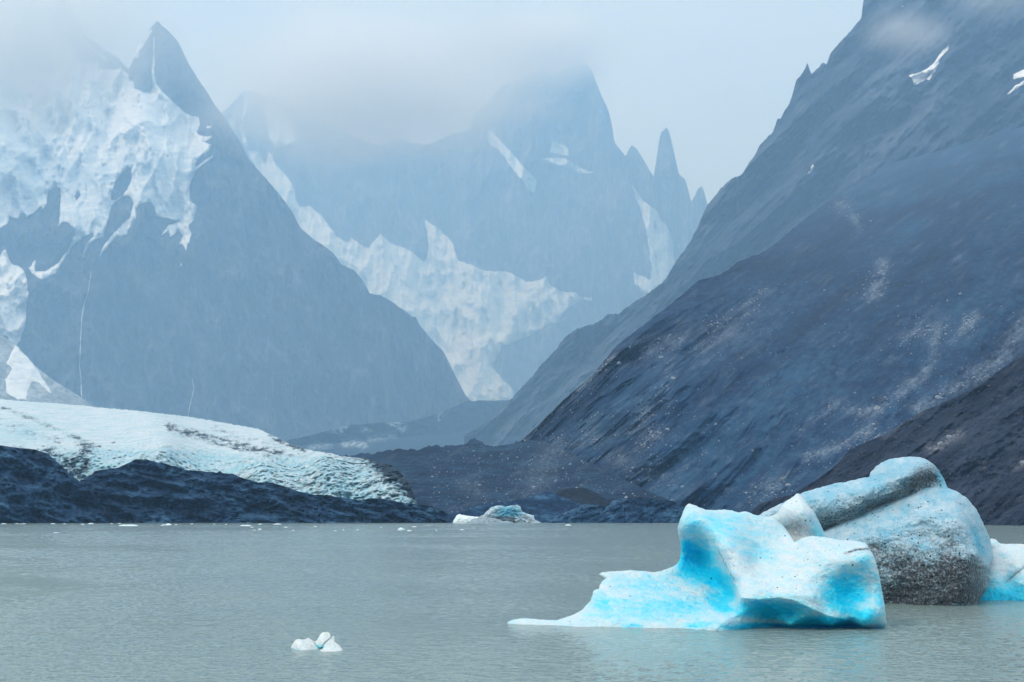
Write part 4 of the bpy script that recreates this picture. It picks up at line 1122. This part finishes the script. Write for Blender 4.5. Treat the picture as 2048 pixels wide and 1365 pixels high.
def put_floe(i, u, v, w, hh, label):
    D = H*F/(v - V0)
    o = bpy.data.objects.new('ice_fleck', lumps[i % 5])
    COL.objects.link(o)
    o.location = ((u-CX)/F*D, D, 0.02)
    ww = w*D/F/2
    o.scale = (ww, max(ww*.6, 1.2), hh*D/F/1.15)
    o.rotation_euler = (0, 0, rng.choice([0, math.pi]))
    tag(o, label, 'ice', 'small ice pieces floating near the far shore')
for i, (u, v, w, hh) in enumerate(FLOES):
    put_floe(i, u, v, w, hh, 'tiny white ice fleck drifting near the far shoreline under the dark ridge')
for i, (u, v, w, hh, lab) in enumerate(BIGF):
    put_floe(i+2, u, v, w, hh, lab)

# ------------------------------------------------------------------ boulders on the right-hand slopes
M_boulder, _n, _l, _b = new_mat('pale_granite')
_l.new(ramp(_n, _l, noise_node(_n, _l, 1.5, 4, .6), [(0.3, (0.10, 0.125, 0.16)), (0.7, (0.34, 0.37, 0.40))]), _b.inputs['Base Color'])
_b.inputs['Roughness'].default_value = 0.9
M_boulder_d, _n, _l, _b = new_mat('dark_rubble')
_l.new(ramp(_n, _l, noise_node(_n, _l, 1.5, 4, .6), [(0.3, (0.02, 0.022, 0.032)), (0.7, (0.075, 0.075, 0.09))]), _b.inputs['Base Color'])
_b.inputs['Roughness'].default_value = 0.95
rocks = [lump_mesh('boulder', M_boulder, 400+i, 2, .42, None, False) for i in range(5)]
for me in rocks:
    for p in me.polygons:
        p.use_smooth = False
def put_rock(i, terr, u, v, w, label, group):
    D = float(terr.D(np.array([u]), np.array([v]))[0])
    p = world_pt(u, v, D)
    o = bpy.data.objects.new('boulder', rocks[i % 5])
    COL.objects.link(o)
    o.location = p
    s = w*D/F/2
    o.scale = (s, s, s*.8)
    o.rotation_euler = (rng.uniform(-.4, .4), rng.uniform(-.4, .4), rng.uniform(0, 6.28))
    tag(o, label, 'boulder', group)
UNIQ = [(rmid, 1755, 819, 15, 'biggest smooth pale boulder in the middle of the scree slope'),
        (rmid, 1876, 796, 14, 'large angular pale boulder at the upper edge of the brown scree'),
        (rnear, 1880, 889, 13, 'pale bluish boulder on the brown scree above the gritty iceberg'),
        (rnear, 1898, 875, 12, 'pale boulder at the top of a small pale cluster on the brown scree'),
        (rnear, 2046, 927, 14, 'pale boulder at the right edge on the brown scree'),
        (rmid, 1748, 850, 9, 'dull boulder below the biggest smooth pale boulder'),
        (rmid, 1346, 758, 11, 'pale boulder with a rubble tail on the left part of the scree slope'),
        (rmid, 1322, 716, 9, 'pale boulder high on the left part of the scree slope'),
        (rmid, 1238, 727, 9, 'pale boulder sitting on the left crest of the scree slope'),
        (rmid, 1576, 972, 12, 'rounded pale boulder just above the dirty iceberg slab'),
        (mor, 1067, 975, 8, 'pale boulder low on the moraine above the shore'),
        (rmid, 1335, 860, 9, 'pale twin-topped boulder above the right shore ridge')]
for i, (t, u, v, w, lab) in enumerate(UNIQ):
    put_rock(i, t, u, v, w, lab, 'pale boulders on the right slopes')

def on(terr, u, v):
    return v > terr.crest_v(np.array([float(u)]))[0] + 4
cands = []
for pl, w, s in PALE_MID:
    p = np.array(pl, float)
    for k in range(int(16*s)):
        i = rng.randrange(len(p)-1)
        a = p[i] + (p[i+1]-p[i])*rng.random()
        u, v = a[0] + rng.gauss(0, w*.5), a[1] + rng.gauss(0, w*.5)
        if on(rmid, u, v) and not on(rnear, u, v) and u < 2046:
            cands.append((rmid, u, v, rng.uniform(2.6, 6.5)))
for k in range(40):
    u, v = rng.uniform(1080, 1420), rng.uniform(800, 985)
    t = rmid if on(rmid, u, v) else mor
    if on(t, u, v):
        cands.append((t, u, v, rng.uniform(2.2, 5.0)))
for i, (t, u, v, w) in enumerate(cands[:180]):
    put_rock(i, t, u, v, w, 'small pale boulder lying among the rubble bands of the right scree slope', 'small pale boulders of the scree slope')

def scree(name, terr, n, region, size, mat, seed):
    """countless loose stones as one object"""
    r = np.random.default_rng(seed)
    t = (1+5**.5)/2
    ico = np.array([(-1,t,0),(1,t,0),(-1,-t,0),(1,-t,0),(0,-1,t),(0,1,t),(0,-1,-t),(0,1,-t),(t,0,-1),(t,0,1),(-t,0,-1),(-t,0,1)])/1.9
    fc = np.array([(0,11,5),(0,5,1),(0,1,7),(0,7,10),(0,10,11),(1,5,9),(5,11,4),(11,10,2),(10,7,6),(7,1,8),(3,9,4),(3,4,2),(3,2,6),(3,6,8),(3,8,9),(4,9,5),(2,4,11),(6,2,10),(8,6,7),(9,8,1)])
    u, v = region(r, n)
    ok = v > terr.crest_v(u) + 3
    u, v = u[ok], v[ok]
    D = terr.D(u, v)
    P = world_pt(u, v, D)
    s = size(r, len(u))*D/F/2
    V = P[:, None, :] + ico[None]*(1 + r.uniform(-.35, .35, (len(u), 12, 1)))*s[:, None, None]*r.uniform(.6, 1.2, (len(u), 1, 3))
    Fc = fc[None] + (np.arange(len(u))*12)[:, None, None]
    ob = mesh_obj(name, V.reshape(-1, 3), Fc.reshape(-1, 3), mat, smooth=False)
    return ob
def reg_near(r, n):
    return r.uniform(1500, 2250, n), r.uniform(700, 1046, n)
def reg_mid(r, n):
    idx = r.integers(0, len(PALE_MID), n)
    u, v = np.zeros(n), np.zeros(n)
    for k in range(n):
        pl, w, s = PALE_MID[idx[k]]
        i = r.integers(0, len(pl)-1)
        q = r.random()
        u[k] = pl[i][0] + (pl[i+1][0]-pl[i][0])*q + r.normal(0, w*1.3)
        v[k] = pl[i][1] + (pl[i+1][1]-pl[i][1])*q + r.normal(0, w*1.3)
    m = r.random(n) < .35
    u[m], v[m] = r.uniform(1080, 2040, m.sum()), r.uniform(560, 1030, m.sum())
    ok = (v < rnear.crest_v(u)) & (fbm(u/38, v/26, 0*u, 4, .6, 78)*1.6 + fbm(u/90, v/60, 0*u, 3, .6, 88) > r.uniform(-.5, .5, n))
    return u[ok], v[ok]
sz = lambda r, n: 0.8 + r.exponential(1.0, n)
tag(scree('scree', rmid, 8000, reg_mid, sz, M_boulder, 5), 'loose pale stones strewn in bands over the right scree slope', 'scree', kind='stuff')
tag(scree('scree', rnear, 2600, reg_near, lambda r, n: 1.4 + r.exponential(1.5, n), M_boulder_d, 6), 'dark broken stones covering the brown slope by the water', 'scree', kind='stuff')
tag(scree('scree', mor, 1500, lambda r, n: (r.uniform(860, 1400, n), r.uniform(885, 1040, n)), sz, M_boulder, 7), 'loose pale stones on the dark moraine', 'scree', kind='stuff')

# ------------------------------------------------------------------ low clouds hiding the peaks, and the haze
def low_cloud(name, label, u, v, D, hw, hh, hd, dens, scale, seed, thresh=0.18, tint=(0.99, 0.995, 1.0)):  # a low cloud on the peaks, as a soft volume inside the haze
    m = bpy.data.materials.new('low_cloud')
    m.use_nodes = True
    n, l = m.node_tree.nodes, m.node_tree.links
    n.clear()
    out = n.new('ShaderNodeOutputMaterial')
    pv = n.new('ShaderNodeVolumePrincipled')
    pv.inputs['Color'].default_value = (*tint, 1)
    pv.inputs['Absorption Color'].default_value = (1, 1, 1, 1)
    pv.inputs['Anisotropy'].default_value = 0.0
    tcn = n.new('ShaderNodeTexCoord')
    ln = n.new('ShaderNodeVectorMath')
    ln.operation = 'LENGTH'
    l.new(tcn.outputs['Object'], ln.inputs[0])
    edge = math_n(n, l, 'MULTIPLY', math_n(n, l, 'SUBTRACT', 1.0, ln.outputs['Value']), 1.15, True)
    t = n.new('ShaderNodeTexNoise')
    t.noise_dimensions = '4D'
    t.inputs['W'].default_value = seed
    t.inputs['Scale'].default_value = scale
    t.inputs['Detail'].default_value = 5.0
    t.inputs['Roughness'].default_value = 0.6
    l.new(tcn.outputs['Object'], t.inputs['Vector'])
    q = math_n(n, l, 'ADD', edge, math_n(n, l, 'MULTIPLY', math_n(n, l, 'SUBTRACT', t.outputs['Fac'], 0.5), 1.5))
    q = math_n(n, l, 'MULTIPLY', math_n(n, l, 'SUBTRACT', q, thresh), 1.5, True)
    q = math_n(n, l, 'MULTIPLY', q, edge)
    l.new(math_n(n, l, 'MULTIPLY', q, dens), pv.inputs['Density'])
    l.new(pv.outputs[0], out.inputs['Volume'])
    me = lump_mesh(name, m, 500+seed, 4, .06, None, False)
    o = bpy.data.objects.new(name, me)
    COL.objects.link(o)
    o.location = world_pt(u, v, D)
    o.scale = (hw*D/F, hd, hh*D/F)
    tag(o, label, 'low_cloud', 'low clouds hanging on the peaks', 'stuff')
    return o
low_cloud('cloud_bank', 'wide pale cloud bank hiding the tops of the far rock wall', 740, 165, 5200, 520, 245, 600, 0.0085, 2.8, 1)
low_cloud('cloud_bank', 'soft cloud cap over the top of the far rock tower', 1075, 95, 8200, 240, 115, 500, 0.010, 2.2, 6)
low_cloud('cloud_bank', 'low cloud hiding the top left corner behind the snowfield', 40, 50, 4200, 420, 330, 300, 0.014, 1.6, 2)
low_cloud('cloud_bank', 'thin cloud wisp in front of the upper right mountain', 1815, 65, 3700, 150, 80, 110, 0.007, 2.2, 3)
low_cloud('cloud_bank', 'low cloud brushing the top right corner of the mountain', 1990, -30, 3500, 170, 100, 150, 0.005, 1.2, 4)

def make_haze():
    m = bpy.data.materials.new('haze')
    m.use_nodes = True
    n, l = m.node_tree.nodes, m.node_tree.links
    n.clear()
    out = n.new('ShaderNodeOutputMaterial')
    pv = n.new('ShaderNodeVolumePrincipled')
    pv.inputs['Color'].default_value = (*HAZE_COLOR, 1)
    pv.inputs['Absorption Color'].default_value = (HAZE_ABS, HAZE_ABS, HAZE_ABS, 1)
    pv.inputs['Density'].default_value = HAZE_DENSITY
    l.new(pv.outputs[0], out.inputs['Volume'])
    x, y0, y1, z0, z1 = 8800, -400, 17000, -130, 6200
    v = [(-x, y0, z0), (x, y0, z0), (x, y1, z0), (-x, y1, z0), (-x, y0, z1), (x, y0, z1), (x, y1, z1), (-x, y1, z1)]
    f = [(0, 3, 2, 1), (4, 5, 6, 7), (0, 1, 5, 4), (1, 2, 6, 5), (2, 3, 7, 6), (3, 0, 4, 7)]
    o = mesh_obj('haze', v, f, m, smooth=False)
    o['kind'] = 'stuff'
make_haze()
